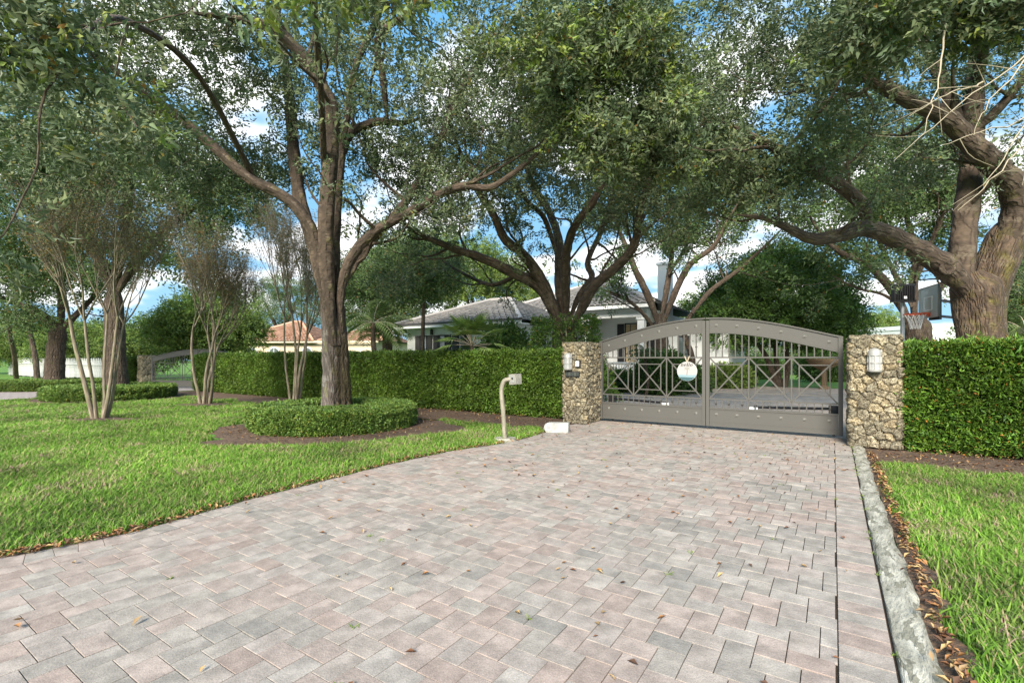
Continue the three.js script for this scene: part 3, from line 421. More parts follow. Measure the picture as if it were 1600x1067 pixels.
// ---------- gates ----------
function gateLeaf(label, pos, turn, wid, flip, sc = 1, withStuds = true) { // local x runs from the hinge side to the meeting side
  const t = thing('gate_leaf', label, 'gate', pos, turn, 'swing gate leaves'); t.scale.set(flip * sc, sc, sc);
  const top = (x) => 1.86 + 0.46 * Math.sin(clamp(x / wid, 0, 1) * Math.PI / 2) ** 1.05, bandH = (x) => lerp(0.26, 0.28, x / wid), R1 = 1.5, R0 = 0.62, PT = 0.42;
  mesh('hinge_post', bx(0.075, 1.84, 0.075, 0.0375, 0.95, 0), M.gate, t); mesh('meeting_post', bx(0.065, 2.25, 0.075, wid - 0.0325, 1.165, 0), M.gate, t);
  const band = (f0, f1, x0, x1, dpt) => { const s = new THREE.Shape(), N = 24; for (let i = 0; i <= N; i++) { const x = lerp(x0, x1, i / N); i ? s.lineTo(x, f1(x)) : s.moveTo(x, f1(x)); } for (let i = N; i >= 0; i--) { const x = lerp(x0, x1, i / N); s.lineTo(x, f0(x)); } return new THREE.ExtrudeGeometry(s, { depth: dpt, bevelEnabled: false }).translate(0, 0, -dpt / 2); };
  mesh('arched_top_band', band((x) => top(x) - bandH(x), top, 0.076, wid - 0.066, 0.03), M.gate, t);
  mesh('top_flange', band((x) => top(x) + 0.001, (x) => top(x) + 0.03, 0, wid, 0.085), M.gate, t);
  mesh('lower_flange', band((x) => top(x) - bandH(x) - 0.025, (x) => top(x) - bandH(x) - 0.001, 0.076, wid - 0.066, 0.05), M.gate, t);
  const pyr = new THREE.ConeGeometry(0.045, 0.035, 4).rotateY(Math.PI / 4).rotateX(Math.PI / 2);
  const studX = [0, 1, 2, 3, 4, 5].map((i) => lerp(0.22, wid - 0.2, i / 5));
  if (withStuds) for (const x of studX) { mesh('stud', pyr, M.stud, t, [x, top(x) - bandH(x) / 2, 0.032]); mesh('stud', pyr, M.stud, t, [x, 0.29, 0.028]); }
  mesh('kick_panel', bx(wid - 0.145, 0.36, 0.022, wid / 2 + .005, 0.225, 0), M.gate, t);
  mesh('panel_rail', bx(wid - 0.143, 0.035, 0.05, wid / 2 + .005, PT, 0), M.gate, t); mesh('panel_rail', bx(wid - 0.143, 0.04, 0.05, wid / 2 + .005, 0.06, 0), M.gate, t); mesh('panel_rail', bx(wid - 0.143, 0.02, 0.03, wid / 2 + .005, 0.14, 0), M.gate, t);
  const a = 0.076, b = wid - 0.066, B = (b - a) / 3, w = 0.026;
  mesh('cross_rail', bx(b - a, 0.028, 0.03, (a + b) / 2, R1, 0), M.gate, t); mesh('cross_rail', bx(b - a, 0.026, 0.03, (a + b) / 2, R0, 0), M.gate, t);
  for (let k = 0; k < 3; k++) {
    const x0 = a + k * B, x1 = x0 + B, P = (i, j) => V3(lerp(x0, x1, i), lerp(R0, R1, j), 0);
    mesh('diagonal_bar', bar(P(0, 0), P(1, 1), w, 0.02), M.gate, t); mesh('diagonal_bar', bar(P(0, 1), P(1, 0).setZ(0.004), w, 0.02), M.gate, t);
    if (k) mesh('upright_bar', bx(w, R1 - R0, 0.028, x0, (R0 + R1) / 2, 0.001), M.gate, t);
    const i0 = 0.17, i1 = 0.83;
    for (const i of [i0, i1]) mesh('upright_bar', bx(0.022, (R1 - R0) * 0.66, 0.024, lerp(x0, x1, i), (R0 + R1) / 2, 0.002), M.gate, t);
    for (const j of [i0, i1]) mesh('inner_rail', bx(B * 0.66, 0.02, 0.026, (x0 + x1) / 2, lerp(R0, R1, j), 0.003), M.gate, t);
  }
  for (let i = 1; i < 18; i++) {
    const x = a + (b - a) * i / 18, y1 = top(x) - bandH(x) - 0.024; if (y1 - R1 < 0.03) continue; mesh('baluster', bx(0.021, y1 - R1 - 0.014, 0.021, x, (y1 + R1 + 0.014) / 2, 0), M.gate, t);
    if (i % 2 && y1 - R1 > 0.2) mesh('collar', bx(0.042, 0.03, 0.042, x, R1 + 0.14 + (i % 4 === 1 ? 0.09 : 0), 0), M.gate, t);
  }
  const spear = new THREE.ConeGeometry(0.03, 0.07, 4).rotateX(Math.PI);
  for (let i = 1; i < 18; i++) { const x = a + (b - a) * i / 18; mesh('picket', bx(0.02, R0 - PT - 0.03, 0.02, x, (R0 + PT) / 2 + .001, 0), M.gate, t); if (i % 2) mesh('spearhead', spear, M.gate, t, [x, PT + 0.075, 0.001]); }
  return t;
}
const GW = 4.87, LW = GW / 2 - 0.008;
gateLeaf('grey steel gate leaf beside the keypad pillar, with a round sign hung on it', UV(11.0, -4.72, 0.02), -TH, LW, 1);
gateLeaf('grey steel gate leaf beside the lantern pillar at the right hedge', UV(11.0, 0.15, 0.02), -TH, LW, -1);
{ // second gate, farther off
  const A = V3(-18.75, 0, -25.3), B = V3(-13.2, 0, -24.2), ang = -Math.atan2(B.z - A.z, B.x - A.x), L = A.distanceTo(B), sc = 0.84, w = L / 2 / sc - 0.01;
  gateLeaf('distant grey gate leaf hinged at the far stone pillar', A, ang, w, 1, sc, false);
  gateLeaf('distant grey gate leaf mostly hidden behind the long hedge', B, ang, w, -1, sc, false);
}
for (const [s, v, lb] of [[1, -4.68, 'black gate opener arm behind the keypad side gate leaf'], [-1, 0.12, 'black gate opener arm behind the lantern side gate leaf']]) {
  const t = thing('gate_opener', lb, 'gate opener', UV(11.25, v, 0.52), -TH, 'gate opener arms'), d = s;
  mesh('housing', bx(0.16, 0.16, 0.12, d * 0.12, -0.02, -0.12), M.dark, t); mesh('arm', bar(V3(d * 0.1, 0, -0.1), V3(d * 1.5, -0.03, 0.12), 0.045), M.dark, t); mesh('bracket', bx(0.16, 0.05, 0.04, d * 1.5, -0.05, 0.14), M.whitePaint, t); mesh('post', bx(0.05, 0.5, 0.05, d * 0.12, -0.35, -0.15), M.dark, t);
}
{ // round sign on the gate
  const cv = document.createElement('canvas'); cv.width = cv.height = 256; const c = cv.getContext('2d');
  c.fillStyle = '#a9a6a3'; c.fillRect(0, 0, 256, 256); c.strokeStyle = '#8f8b88'; c.lineWidth = 3; for (let i = 0; i < 8; i++) { c.beginPath(); c.moveTo(0, i * 34 + 8); c.lineTo(256, i * 34 + 6); c.stroke(); }
  c.fillStyle = '#7d979f'; c.beginPath(); c.moveTo(0, 178); c.bezierCurveTo(70, 160, 150, 196, 256, 166); c.lineTo(256, 256); c.lineTo(0, 256); c.fill(); c.fillStyle = '#3a595e'; c.beginPath(); c.moveTo(0, 216); c.bezierCurveTo(80, 190, 170, 226, 256, 198); c.lineTo(256, 256); c.lineTo(0, 256); c.fill();
  c.strokeStyle = '#5a4a42'; c.lineWidth = 7; c.beginPath(); c.moveTo(126, 178); c.quadraticCurveTo(134, 120, 128, 96); c.stroke(); c.lineWidth = 5; c.strokeStyle = '#6b6a5c'; for (const [x, y] of [[90, 88], [98, 112], [166, 86], [160, 112], [128, 70]]) { c.beginPath(); c.moveTo(128, 98); c.quadraticCurveTo((128 + x) / 2, 76, x, y); c.stroke(); }
  c.fillStyle = '#2c2725'; c.font = 'italic bold 62px serif'; c.textAlign = 'center'; c.fillText('hello', 120, 62); 
  const t = new THREE.CanvasTexture(cv); t.colorSpace = THREE.SRGBColorSpace;
  const g = thing('round_sign', 'round pale sign with a palm and blue water print hung on the gate', 'sign', UV(10.93, -2.66, 1.22), -TH);
  mesh('board', new THREE.CylinderGeometry(0.21, 0.21, 0.018, 40).rotateX(Math.PI / 2), M.whitePaint, g); mesh('print', new THREE.CircleGeometry(0.207, 40).translate(0, 0, 0.012), std({ map: t, roughness: 0.7 }), g);
  mesh('bow', [bar(V3(0, 0.2, 0), V3(-0.05, 0.33, 0), 0.02), bar(V3(0, 0.2, 0), V3(0.05, 0.33, 0), 0.02)], M.paleTwig, g);
}

// ---------- intercom post, fallen white box ----------
{
  const b = G(788, 688), t = thing('intercom_post', 'beige bent pipe intercom post with a small box, standing in the lawn edge', 'intercom', b);
  const slab = new THREE.CylinderGeometry(0.2, 0.23, 0.1, 9, 1); mesh('base_slab', slab.scale(1, 1, 0.75), M.concrete, t, [0.02, 0.0, 0]);
  const pts = smooth([V3(0.01, 0.03, 0), V3(-0.02, 0.5, 0), V3(-0.05, 0.86, 0), V3(-0.045, 0.98, 0.0), V3(0.0, 1.09, 0), V3(0.07, 1.115, 0), V3(0.13, 1.115, 0)], 26); mesh('bent_pipe', tube(pts, pts.map(() => 0.041), 14), M.postPaint, t);
  const bxg = mesh('box', bx(0.17, 0.19, 0.16), std({ color: lin(0.52, 0.49, 0.42), roughness: 0.55, map: M.speck }), t, [0.2, 1.12, 0], [0, -0.75, 0.08]);
  mesh('speaker_panel', bx(0.12, 0.13, 0.01, 0, 0, 0.083), M.pewter, bxg); mesh('call_button', new THREE.CylinderGeometry(0.02, 0.02, 0.012, 12).rotateX(Math.PI / 2).translate(0.01, 0.015, 0.09), M.dark, bxg);
  const p = G(868, 675), w = thing('utility_box', 'white weathered box with a round end lying at the foot of the pillar', 'box', p, -0.3);
  const s = new THREE.Shape(); s.moveTo(-0.12, 0.01); s.absarc(-0.12, 0.1, 0.09, -Math.PI / 2, Math.PI / 2, true); s.lineTo(0.27, 0.2); s.lineTo(0.27, 0.02); s.closePath();
  mesh('shell', new THREE.ExtrudeGeometry(s, { depth: 0.16, bevelEnabled: true, bevelSize: 0.012, bevelThickness: 0.012, bevelSegments: 2 }).translate(0, -0.01, -0.08), std({ map: M.speck, color: lin(0.72, 0.72, 0.69), roughness: 0.8 }), w);
  mesh('round_lens', new THREE.CylinderGeometry(0.055, 0.055, 0.02, 18).rotateX(Math.PI / 2).translate(-0.12, 0.1, 0.1), std({ color: lin(0.36, 0.36, 0.36) }), w); mesh('lens_rim', new THREE.TorusGeometry(0.06, 0.01, 6, 20).translate(-0.12, 0.1, 0.1), M.whitePaint, w);
}

// ---------- trees ----------
// limbs: [[px, py], ...] with widths in pixels at the tree's depth and a depth drift along the limb
function limbPath(Z, pts, w0, w1, dz) {
  const P = pts.map(([x, y], i) => { const k = i / (pts.length - 1); return at(x, y, Z + (dz ?? 0) * k); });
  const c = smooth(P, Math.max(8, pts.length * 5)), r = c.map((_, i) => lerp(w0, w1, Math.pow(i / (c.length - 1), 0.85)) * (1 - 0.8 * Math.pow(i / (c.length - 1), 7)) * (0.5 + 0.5 * sstep(i / (c.length - 1), 0, 0.2)) / 2 / F * Z);
  return { c, r };
}
const whiteTint = () => [1, 1, 1];
function tree(name, label, o, seed, group) {
  const t = thing(name, label, 'tree', null, 0, group), R = rng(seed), nodes = [];
  const keep = (c, r, from = 0) => c.forEach((p, i) => { if (i / c.length >= from) nodes.push({ p, r: r[i] }); });
  const trunkG = [];
  for (const tr of o.trunks) { const c = smooth(tr.p, 22), r = c.map((_, i) => { const k = i / (c.length - 1); return lerp(tr.r0, tr.r1, Math.pow(k, 0.8)) * (1 + 0.35 * Math.pow(1 - k, 9)) * (1 - 0.5 * sstep(k, 0.8, 1)); }); trunkG.push(tube(c, r, 22, 0.10, o.tint ?? whiteTint)); keep(c, r, 0.75); }
  mesh('trunk', trunkG, M.bark, t);
  for (const l of o.limbs) { keep(l.c, l.r, l.from ?? 0.35); mesh('limb', tube(l.c, l.r, 12, 0.12), M.limb, t); }
  const subs = [], subLeaves = [];
  for (const l of o.limbs) for (let i = 0, n = Math.round((o.sub ?? 4) * (0.7 + 0.6 * R())); i < n; i++) {
    const f = Math.floor(lerp(0.25, 0.97, R()) * (l.c.length - 2)), p0 = l.c[f], tan = l.c[f + 1].clone().sub(p0).normalize(), d = tan.clone().multiplyScalar(0.7).add(rdir(R, 0.25)).normalize(), L = (o.subL ?? 2.2) * (0.5 + R()), q = p0.clone(), pts = [q.clone()], n2 = 9, r0 = Math.min(l.r[f] * 0.55, 0.045 * (o.subR ?? 1));
    for (let k = 0; k < n2; k++) { d.add(rdir(R, 0.12).multiplyScalar(0.38)).normalize(); q.addScaledVector(d, L / n2); pts.push(q.clone()); }
    const c = smooth(pts, 18), r = c.map((_, k) => lerp(r0, 0.005, Math.pow(k / 18, 0.8))); subs.push(tube(c, r, 6)); keep(c, r, 0.3);
    for (let k = 0; k < (o.subK ?? 15); k++) { const b = c[Math.floor(lerp(7, 18.9, R()))], g = rdir(R); subLeaves.push({ p: b.clone().addScaledVector(g, 0.16 * R()), d: g, s: 1 }); }
  }
  if (subs.length) mesh('side_branches', subs, M.limb, t);
  if (o.bare) mesh('bare_twigs', o.bare(R), M.paleTwig, t);
  if (o.knots) for (const k of o.knots) mesh('knot', k, M.limb, t);
  // attractor points inside the crown lobes, joined to the nearest wood
  const targets = []; const a = V3();
  for (const e of o.lobes) for (let i = 0; i < e.n; i++) {
    for (let tries = 0; tries < 20; tries++) { a.set(R() * 2 - 1, R() * 2 - 1, R() * 2 - 1); const L = a.length(); if (L > 1 || L < (e.hollow ?? 0.25)) continue; const p = V3(e.c.x + a.x * e.r[0], e.c.y + a.y * e.r[1], e.c.z + a.z * e.r[2]); if (fbm(p.x * 0.55, p.y * 0.55, p.z * 0.55 + seed, 2) < (e.gap ?? o.gap ?? 0.09)) continue; if (p.y < (o.minY ?? 1.8)) continue; targets.push({ p, e }); break; }
  }
  const near = (p) => { let b = null, bd = 1e9; for (const n of nodes) { const d = n.p.distanceToSquared(p); if (d < bd) { bd = d; b = n; } } return [b, bd]; };
  for (const g of targets) g.d = near(g.p)[1]; targets.sort((x, y) => x.d - y.d);
  const twigs = [], list = subLeaves, young = [];
  for (const g of targets) {
    const [n, d2] = near(g.p), L = Math.sqrt(d2), dir = g.p.clone().sub(n.p), sagp = V3((R() - .5), (R() - .2), (R() - .5)).multiplyScalar(L * 0.22);
    const m1 = n.p.clone().addScaledVector(dir, 0.35).add(sagp), m2 = n.p.clone().addScaledVector(dir, 0.7).addScaledVector(sagp, 0.7), r0 = Math.min(n.r * 0.7, 0.012 + 0.016 * L) + 0.001, c = smooth([n.p, m1, m2, g.p], L > 1.2 ? 8 : 5), r = c.map((_, i) => lerp(r0, 0.0035, i / (c.length - 1)));
    if (L > 0.05) twigs.push(tube(c, r, L > 1.5 ? 6 : 4));
    c.forEach((p, i) => { if (i > 1) nodes.push({ p, r: Math.max(0.004, r[i]) }); });
    const rad = g.e.rad ?? o.rad ?? 0.5, K = Math.round((g.e.k ?? o.k ?? 18) * (0.6 + 0.8 * R())), ton = 1 + 0.35 * fbm(g.p.x * 0.7, g.p.y * 0.7, g.p.z * 0.7, 2);
    for (let i = 0; i < K; i++) { const q = rdir(R).multiplyScalar(rad * Math.pow(R(), 0.5)); q.y *= 0.7; const p = g.p.clone().add(q), d = rdir(R, -0.1).multiplyScalar(0.8).add(q.clone().normalize()).normalize(); (g.e.young && R() < g.e.young ? young : list).push({ p, d, t: ton * (g.e.t ?? 1), s: g.e.s ?? 1 }); }
  }
  mesh('branches', twigs, M.twig, t);
  const crown = foliage('crown', o.sprays ?? SP.oak, M.leaf, list, t, 0.22, seed); stuff(crown);
  if (young.length) { const y = foliage('young_leaves', SP.young, M.leaf, young, t, 0.2, seed + 1); stuff(y); y.userData.label = 'bright yellow-green young leaves'; }
  return t;
}
const lobe = (px, py, Z, rx, ry, rz, n, x = {}) => ({ c: at(px, py, Z), r: [rx, ry, rz], n, ...x });
const LP = limbPath;
// main oak on the lawn
{
  const Z = 10.86, tint = (x, y, z) => { // limewashed and lichen-grey patch on the left front of the lower trunk, moss on the right
    const s = (x + 3.96) / 0.3, n = fbm(x * 7, y * 4, z * 7, 4), w = sstep(-s * 0.9 + n * 0.7 + 0.25, 0.0, 0.35) * sstep(2.6 - y + n * 1.2, 0.0, 0.7), m = sstep(s * 0.8 + n - 0.15, 0.1, 0.5) * sstep(2.2 - y + n, 0, 0.8);
    return [lerp(lerp(0.9, 2.5, w), 0.72, m), lerp(lerp(0.9, 2.9, w), 0.74, m), lerp(lerp(0.9, 3.5, w), 0.42, m)];
  };
  tree('oak_tree', 'large oak on the lawn rising out of the big round hedge', {
    tint, trunks: [
      { p: [at(518, 668, Z), at(519, 600, Z), at(517, 520, Z), at(512, 450, Z), at(506, 405, Z)], r0: 0.225, r1: 0.19 },
      { p: [at(537, 668, Z + .1), at(535, 600, Z + .1), at(531, 520, Z + .1), at(526, 460, Z + .05), at(524, 415, Z)], r0: 0.18, r1: 0.14 }],
    limbs: [
      LP(Z, [[516, 520], [508, 460], [498, 410], [482, 350], [440, 305], [390, 280], [345, 240], [300, 200], [255, 165], [200, 125], [145, 85], [90, 60]], 21.1, 10, -2.0),
      LP(Z, [[514, 520], [505, 450], [488, 375], [470, 320], [460, 250], [455, 190], [448, 120], [436, 50], [425, -60], [410, -180]], 25.0, 14, 1.2),
      LP(Z - .12, [[520, 540], [513, 460], [508, 380], [513, 290], [517, 230], [518, 170], [500, 130], [470, 85], [425, 45], [375, 30], [300, 20]], 26.5, 16, -1.5),
      LP(Z - .05, [[528, 540], [522, 440], [524, 340], [530, 260], [536, 225], [552, 205], [590, 190], [630, 192], [655, 185]], 20.3, 12, 0.6),
      LP(Z, [[536, 225], [542, 180], [548, 140], [560, 90], [585, 40], [610, -40], [640, -160]], 12.5, 9, -0.5),
      LP(Z, [[532, 520], [533, 455], [549, 402], [585, 362], [635, 335], [690, 302], [728, 290], [765, 293], [800, 272], [850, 230], [900, 180]], 18.7, 7, -1.6),
      LP(Z + .1, [[532, 500], [538, 430], [565, 385], [610, 345], [650, 290], [690, 215], [720, 140], [765, 80], [810, 20], [850, -60]], 17.2, 10, 1.6),
      LP(Z, [[540, 440], [560, 405], [590, 370], [615, 345]], 12.5, 8, 1.0),
      LP(Z, [[605, 190], [598, 120], [590, 60], [640, 20], [690, -20]], 10.9, 8, -1.8),
      { c: smooth([at(508, 300, Z), V3(-3.4, 6.4, -8.6), V3(-2.7, 6.7, -6.6), V3(-1.9, 6.0, -5.0), V3(-1.35, 5.1, -4.0)], 30), r: Array.from({ length: 31 }, (_, i) => lerp(0.07, 0.02, i / 30)), from: 0.4 },
      { c: smooth([at(400, 285, Z - .6), V3(-5.2, 6.2, -8.0), V3(-4.9, 5.8, -6.2), V3(-4.3, 4.8, -4.9), V3(-4.0, 4.35, -4.4)], 30), r: Array.from({ length: 31 }, (_, i) => lerp(0.06, 0.016, i / 30)), from: 0.4 }],
    lobes: [
      lobe(330, 60, 10.5, 3.4, 2.4, 3.0, 230), lobe(120, 160, 9.5, 2.6, 2.0, 2.4, 130), lobe(620, 70, 11, 3.0, 2.6, 3.0, 230), lobe(760, 190, 10.6, 2.0, 1.5, 2.2, 130), lobe(480, -200, 11, 5.0, 2.4, 3.6, 90),
      lobe(520, 240, 12.2, 2.6, 0.9, 1.6, 90), lobe(280, 220, 11, 2.4, 1.2, 2.2, 120), lobe(690, 310, 10.4, 1.0, 0.6, 1, 26), lobe(270, 30, 9.5, 1.2, 0.8, 1.2, 44),
      { c: V3(-1.45, 4.75, -4.1), r: [0.75, 0.55, 0.6], n: 13, young: 0.75, k: 9, rad: 0.28 }, { c: V3(-1.9, 5.7, -5.2), r: [1.0, 0.5, 0.9], n: 18, young: 0.25, k: 10, rad: 0.32 },
      { c: V3(-4.15, 4.5, -4.7), r: [1.1, 0.55, 0.9], n: 26, young: 0.3, k: 10, rad: 0.3 }, { c: V3(-5.6, 4.7, -5.9), r: [1.2, 0.9, 1.1], n: 26, young: 0.05, k: 9, rad: 0.36 }],
    k: 5.6, rad: 0.34,
  }, 101);
}
// middle oak behind the hedge
tree('oak_tree', 'spreading multi-trunked oak behind the hedge beside the keypad pillar', {
  trunks: [{ p: [at(884, 600, 15), at(884, 560, 15), at(882, 520, 15), at(880, 490, 15)], r0: 0.40, r1: 0.36 }],
  limbs: [
    LP(15, [[878, 520], [866, 485], [845, 450], [800, 425], [750, 402], [700, 385], [650, 362], [600, 330]], 25.2, 6.8, -1), LP(15, [[880, 510], [858, 462], [838, 425], [815, 395], [790, 375], [768, 330], [742, 290], [720, 240], [700, 190]], 20.7, 6.8, -2.4),
    LP(15, [[882, 510], [876, 460], [874, 420], [872, 370], [855, 325], [830, 285], [815, 230], [800, 160]], 20.7, 6.8, 1.5), LP(15, [[886, 500], [884, 440], [886, 390], [900, 350], [930, 310], [960, 230], [985, 150]], 17.8, 6.8, -3.2),
    LP(15, [[892, 520], [910, 480], [930, 445], [962, 418], [990, 385], [1000, 335], [1014, 285], [1050, 210], [1090, 140]], 19.2, 6.8, -2.5), LP(15, [[888, 505], [905, 462], [925, 432], [918, 412], [940, 360], [958, 300], [975, 250], [1000, 180]], 11.8, 6.0, 1),
    LP(15, [[872, 480], [840, 440], [812, 430], [770, 445], [720, 425], [680, 400]], 10.4, 5.1, 2), LP(15, [[870, 400], [850, 340], [820, 310], [790, 250], [770, 180]], 8.9, 5.1, -2)],
  lobes: [lobe(760, 260, 13.5, 2.6, 2.0, 2.2, 190), lobe(900, 210, 12.5, 3.0, 2.4, 2.6, 230), lobe(1040, 180, 12, 2.9, 2.2, 2.4, 220), lobe(940, 40, 11, 3.6, 2.0, 2.8, 200), lobe(690, 350, 14.5, 1.6, 1.0, 1.5, 60), lobe(930, 130, 8.2, 1.7, 1.3, 1.0, 120, { young: 0.28, k: 15 }), lobe(860, 60, 8.0, 1.3, 1.0, 0.9, 60, { young: 0.3, k: 14 }), lobe(1010, 250, 9.0, 1.1, 0.8, 0.8, 45, { young: 0.15, k: 14 }), lobe(900, -150, 11, 4, 2, 3, 50), lobe(620, 430, 15, 0.9, 0.7, 1.0, 26), lobe(880, 330, 14, 2.0, 0.9, 1.4, 60), lobe(1050, 330, 13.4, 1.4, 1.0, 1.2, 60)],
  k: 5, rad: 0.36, sub: 6, subK: 13,
}, 102);
{ // ivy at its foot
  const t = thing('ivy', 'bright green ivy climbing the base of the multi-trunked oak', 'ivy'), R = rng(7), l = [];
  for (let i = 0; i < 1300; i++) { const a = R() * 6.28, y = 0.2 + 2.6 * Math.pow(R(), 0.8), r = 0.5 + 0.25 * R() + 0.55 * Math.max(0, 1 - y / 2.2), c = at(885, 560, 15); l.push({ p: V3(c.x + Math.cos(a) * r * 1.25, y, c.z + Math.sin(a) * r), d: V3(Math.cos(a), 0.2 - R(), Math.sin(a)).normalize(), s: 1.3, t: 1.25 }); }
  foliage('foliage', SP.hedgeBig, M.leaf, l, t, 0.3, 5);
  mesh('vine_stem', tube(smooth([at(893, 600, 14.4), at(890, 560, 14.4), at(886, 530, 14.4), at(882, 495, 14.5)], 10), Array(11).fill(0.02), 6), M.paleTwig, t);
}
tree('oak_tree', 'smaller branching oak beyond the gate in front of the white chimney', {
  trunks: [{ p: [at(1035, 612, 22), at(1034, 560, 22), at(1033, 520, 22), at(1032, 490, 22)], r0: 0.34, r1: 0.28 }, { p: [at(1078, 612, 22.5), at(1082, 560, 22.5), at(1070, 520, 22.5), at(1085, 480, 22.4)], r0: 0.14, r1: 0.12 }],
  limbs: [LP(22, [[1030, 510], [1012, 460], [992, 420], [978, 385], [960, 340], [945, 290]], 14.0, 4.2, -1), LP(22, [[1033, 500], [1044, 440], [1050, 390], [1044, 340], [1050, 280]], 10.9, 4.2, 1), LP(22, [[1037, 505], [1058, 450], [1080, 412], [1115, 385], [1140, 340], [1165, 300]], 12.5, 4.2, -1), LP(22, [[1030, 525], [1005, 490], [975, 465], [940, 452]], 7.0, 3.4, -1), LP(22, [[1082, 490], [1110, 455], [1150, 425], [1195, 385], [1230, 350]], 9.4, 3.4, 0), LP(22, [[1045, 430], [1075, 380], [1100, 330], [1110, 280]], 6.2, 3.4, 2)],
  lobes: [lobe(970, 310, 22, 2.2, 1.7, 2, 80), lobe(1060, 280, 22, 2.6, 2.0, 2, 120), lobe(1160, 290, 22, 2.2, 1.8, 2, 100), lobe(1090, 360, 22, 2.4, 0.8, 1.6, 50), lobe(1070, 180, 22, 3.5, 2, 2, 90)], sprays: SP.far, k: 5, rad: 0.45, sub: 8, subK: 13, subR: 0.9, subL: 2.6,
}, 103);
{ // great oak on the right
  const Z = 10.6, knot = new THREE.TorusGeometry(0.13, 0.05, 8, 14).translate(...at(1481, 417, Z - 0.42).toArray());
  tree('oak_tree', 'massive oak with a mossy trunk behind the right hedge', {
    tint: (x, y, z) => { const n = fbm(x * 5, y * 2.5, z * 5, 4), m = sstep(n, 0.05, 0.4) * sstep(x - 9.9, -0.25, 0.05); return [lerp(1.1, 0.95, m), lerp(1.05, 1.05, m), lerp(1, 0.35, m)]; },
    trunks: [{ p: [at(1532, 655, Z), at(1532, 560, Z), at(1532, 500, Z), at(1526, 455, Z), at(1516, 425, Z)], r0: 0.42, r1: 0.44 }, { p: [at(1540, 560, Z), at(1538, 490, Z), at(1551, 435, Z), at(1570, 385, Z), at(1588, 335, Z)], r0: 0.34, r1: 0.36 }],
    limbs: [
      LP(Z, [[1525, 475], [1500, 440], [1472, 412], [1430, 388], [1390, 368], [1350, 356], [1310, 368], [1270, 373], [1235, 358], [1198, 342], [1150, 335]], 43.0, 9, -1.2), LP(Z - .3, [[1362, 360], [1350, 325], [1325, 298], [1290, 275], [1255, 255], [1220, 236], [1180, 215], [1130, 190]], 22.4, 12, -1.6),
      LP(Z, [[1515, 470], [1505, 420], [1508, 350], [1516, 290], [1520, 220], [1522, 150], [1528, 80], [1540, 0], [1550, -120]], 39.6, 20, 0.2), LP(Z, [[1556, 425], [1578, 372], [1592, 325], [1582, 288], [1555, 258], [1520, 225], [1480, 185], [1440, 165], [1400, 148], [1350, 118], [1320, 80], [1300, 40]], 48.2, 9, -1.5),
      LP(Z, [[1570, 400], [1590, 340], [1615, 285], [1650, 220], [1700, 140], [1760, 40]], 39.6, 22, 0.5), LP(Z, [[1508, 230], [1490, 170], [1465, 110], [1440, 60], [1410, 10], [1380, -60]], 22.4, 12, 1.2), LP(Z, [[1525, 205], [1570, 160], [1610, 110], [1660, 60]], 15.5, 9, -1.2), LP(Z, [[1440, 168], [1400, 135], [1370, 130], [1335, 150], [1300, 145]], 10.3, 6, 0.5),
      LP(Z, [[1350, 150], [1310, 140], [1260, 140], [1220, 150]], 8.6, 5, -1), LP(Z, [[1530, 110], [1545, 60], [1520, 10], [1500, -40]], 10.3, 7, -1.2),
      { c: smooth([at(1528, 120, Z), V3(8.4, 7.4, -8.6), V3(6.8, 7.2, -7.0), V3(5.6, 6.2, -5.8)], 26), r: Array.from({ length: 27 }, (_, i) => lerp(0.12, 0.03, i / 26)), from: 0.4 }],
    knots: [knot],
    bare: (r) => { const out = []; for (const [a, b, c, d] of [[[1640, 60], [1560, 120], [1480, 180], [1400, 250]], [[1640, 60], [1590, 110], [1540, 170], [1520, 215]], [[1660, 130], [1590, 190], [1530, 205], [1470, 230]], [[1660, 200], [1600, 230], [1550, 280], [1500, 330]], [[1480, 40], [1470, 110], [1455, 170], [1440, 215]], [[1640, 90], [1610, 170], [1570, 250], [1540, 290]], [[1540, 130], [1505, 140], [1470, 150], [1420, 185]]]) { const c0 = smooth([at(...a, 5.8), at(...b, 5.7), at(...c, 5.6), at(...d, 5.6)], 12); c0.forEach((p) => p.add(rdir(r).multiplyScalar(0.025))); out.push(tube(c0, c0.map((_, i) => lerp(0.012, 0.003, i / 12)), 5)); for (let k = 0; k < 5; k++) { const s = c0[2 + Math.floor(r() * 9)], e = s.clone().add(rdir(r, -0.3).multiplyScalar(0.25 + 0.3 * r())); out.push(tube(smooth([s, s.clone().lerp(e, 0.5).add(rdir(r).multiplyScalar(0.06)), e], 5), [0.005, 0.0045, 0.004, 0.003, 0.003, 0.002], 4)); } } out.push(tube(smooth([V3(8.4, 7.4, -8.6), V3(7.4, 6.6, -7.2), at(1640, 60, 5.8)], 8), Array.from({ length: 9 }, (_, i) => lerp(0.03, 0.012, i / 8)), 6)); return out; },
    lobes: [lobe(1200, 90, 9.6, 2.4, 2.0, 2.4, 190), lobe(1370, 40, 10, 2.6, 1.9, 2.6, 120), lobe(1550, 70, 10.6, 2.8, 2.2, 2.8, 90), lobe(1230, 220, 9.4, 1.3, 0.9, 1.2, 80), lobe(1400, 250, 12.0, 2.6, 0.9, 1.4, 60), lobe(1450, -200, 10.6, 5, 2.2, 3.6, 80), lobe(1700, 60, 10.6, 2.4, 2.6, 2.6, 90), { c: V3(5.4, 6.4, -6.2), r: [1.8, 0.9, 1.2], n: 90, young: 0.1, k: 15, rad: 0.4 }, lobe(1180, 300, 9.6, 0.9, 0.7, 0.9, 36), lobe(1140, 195, 8.9, 0.8, 0.6, 0.8, 30), lobe(1590, 420, 13, 1.4, 1.2, 1.0, 40)],
    k: 5.6, rad: 0.34,
  }, 104);
}
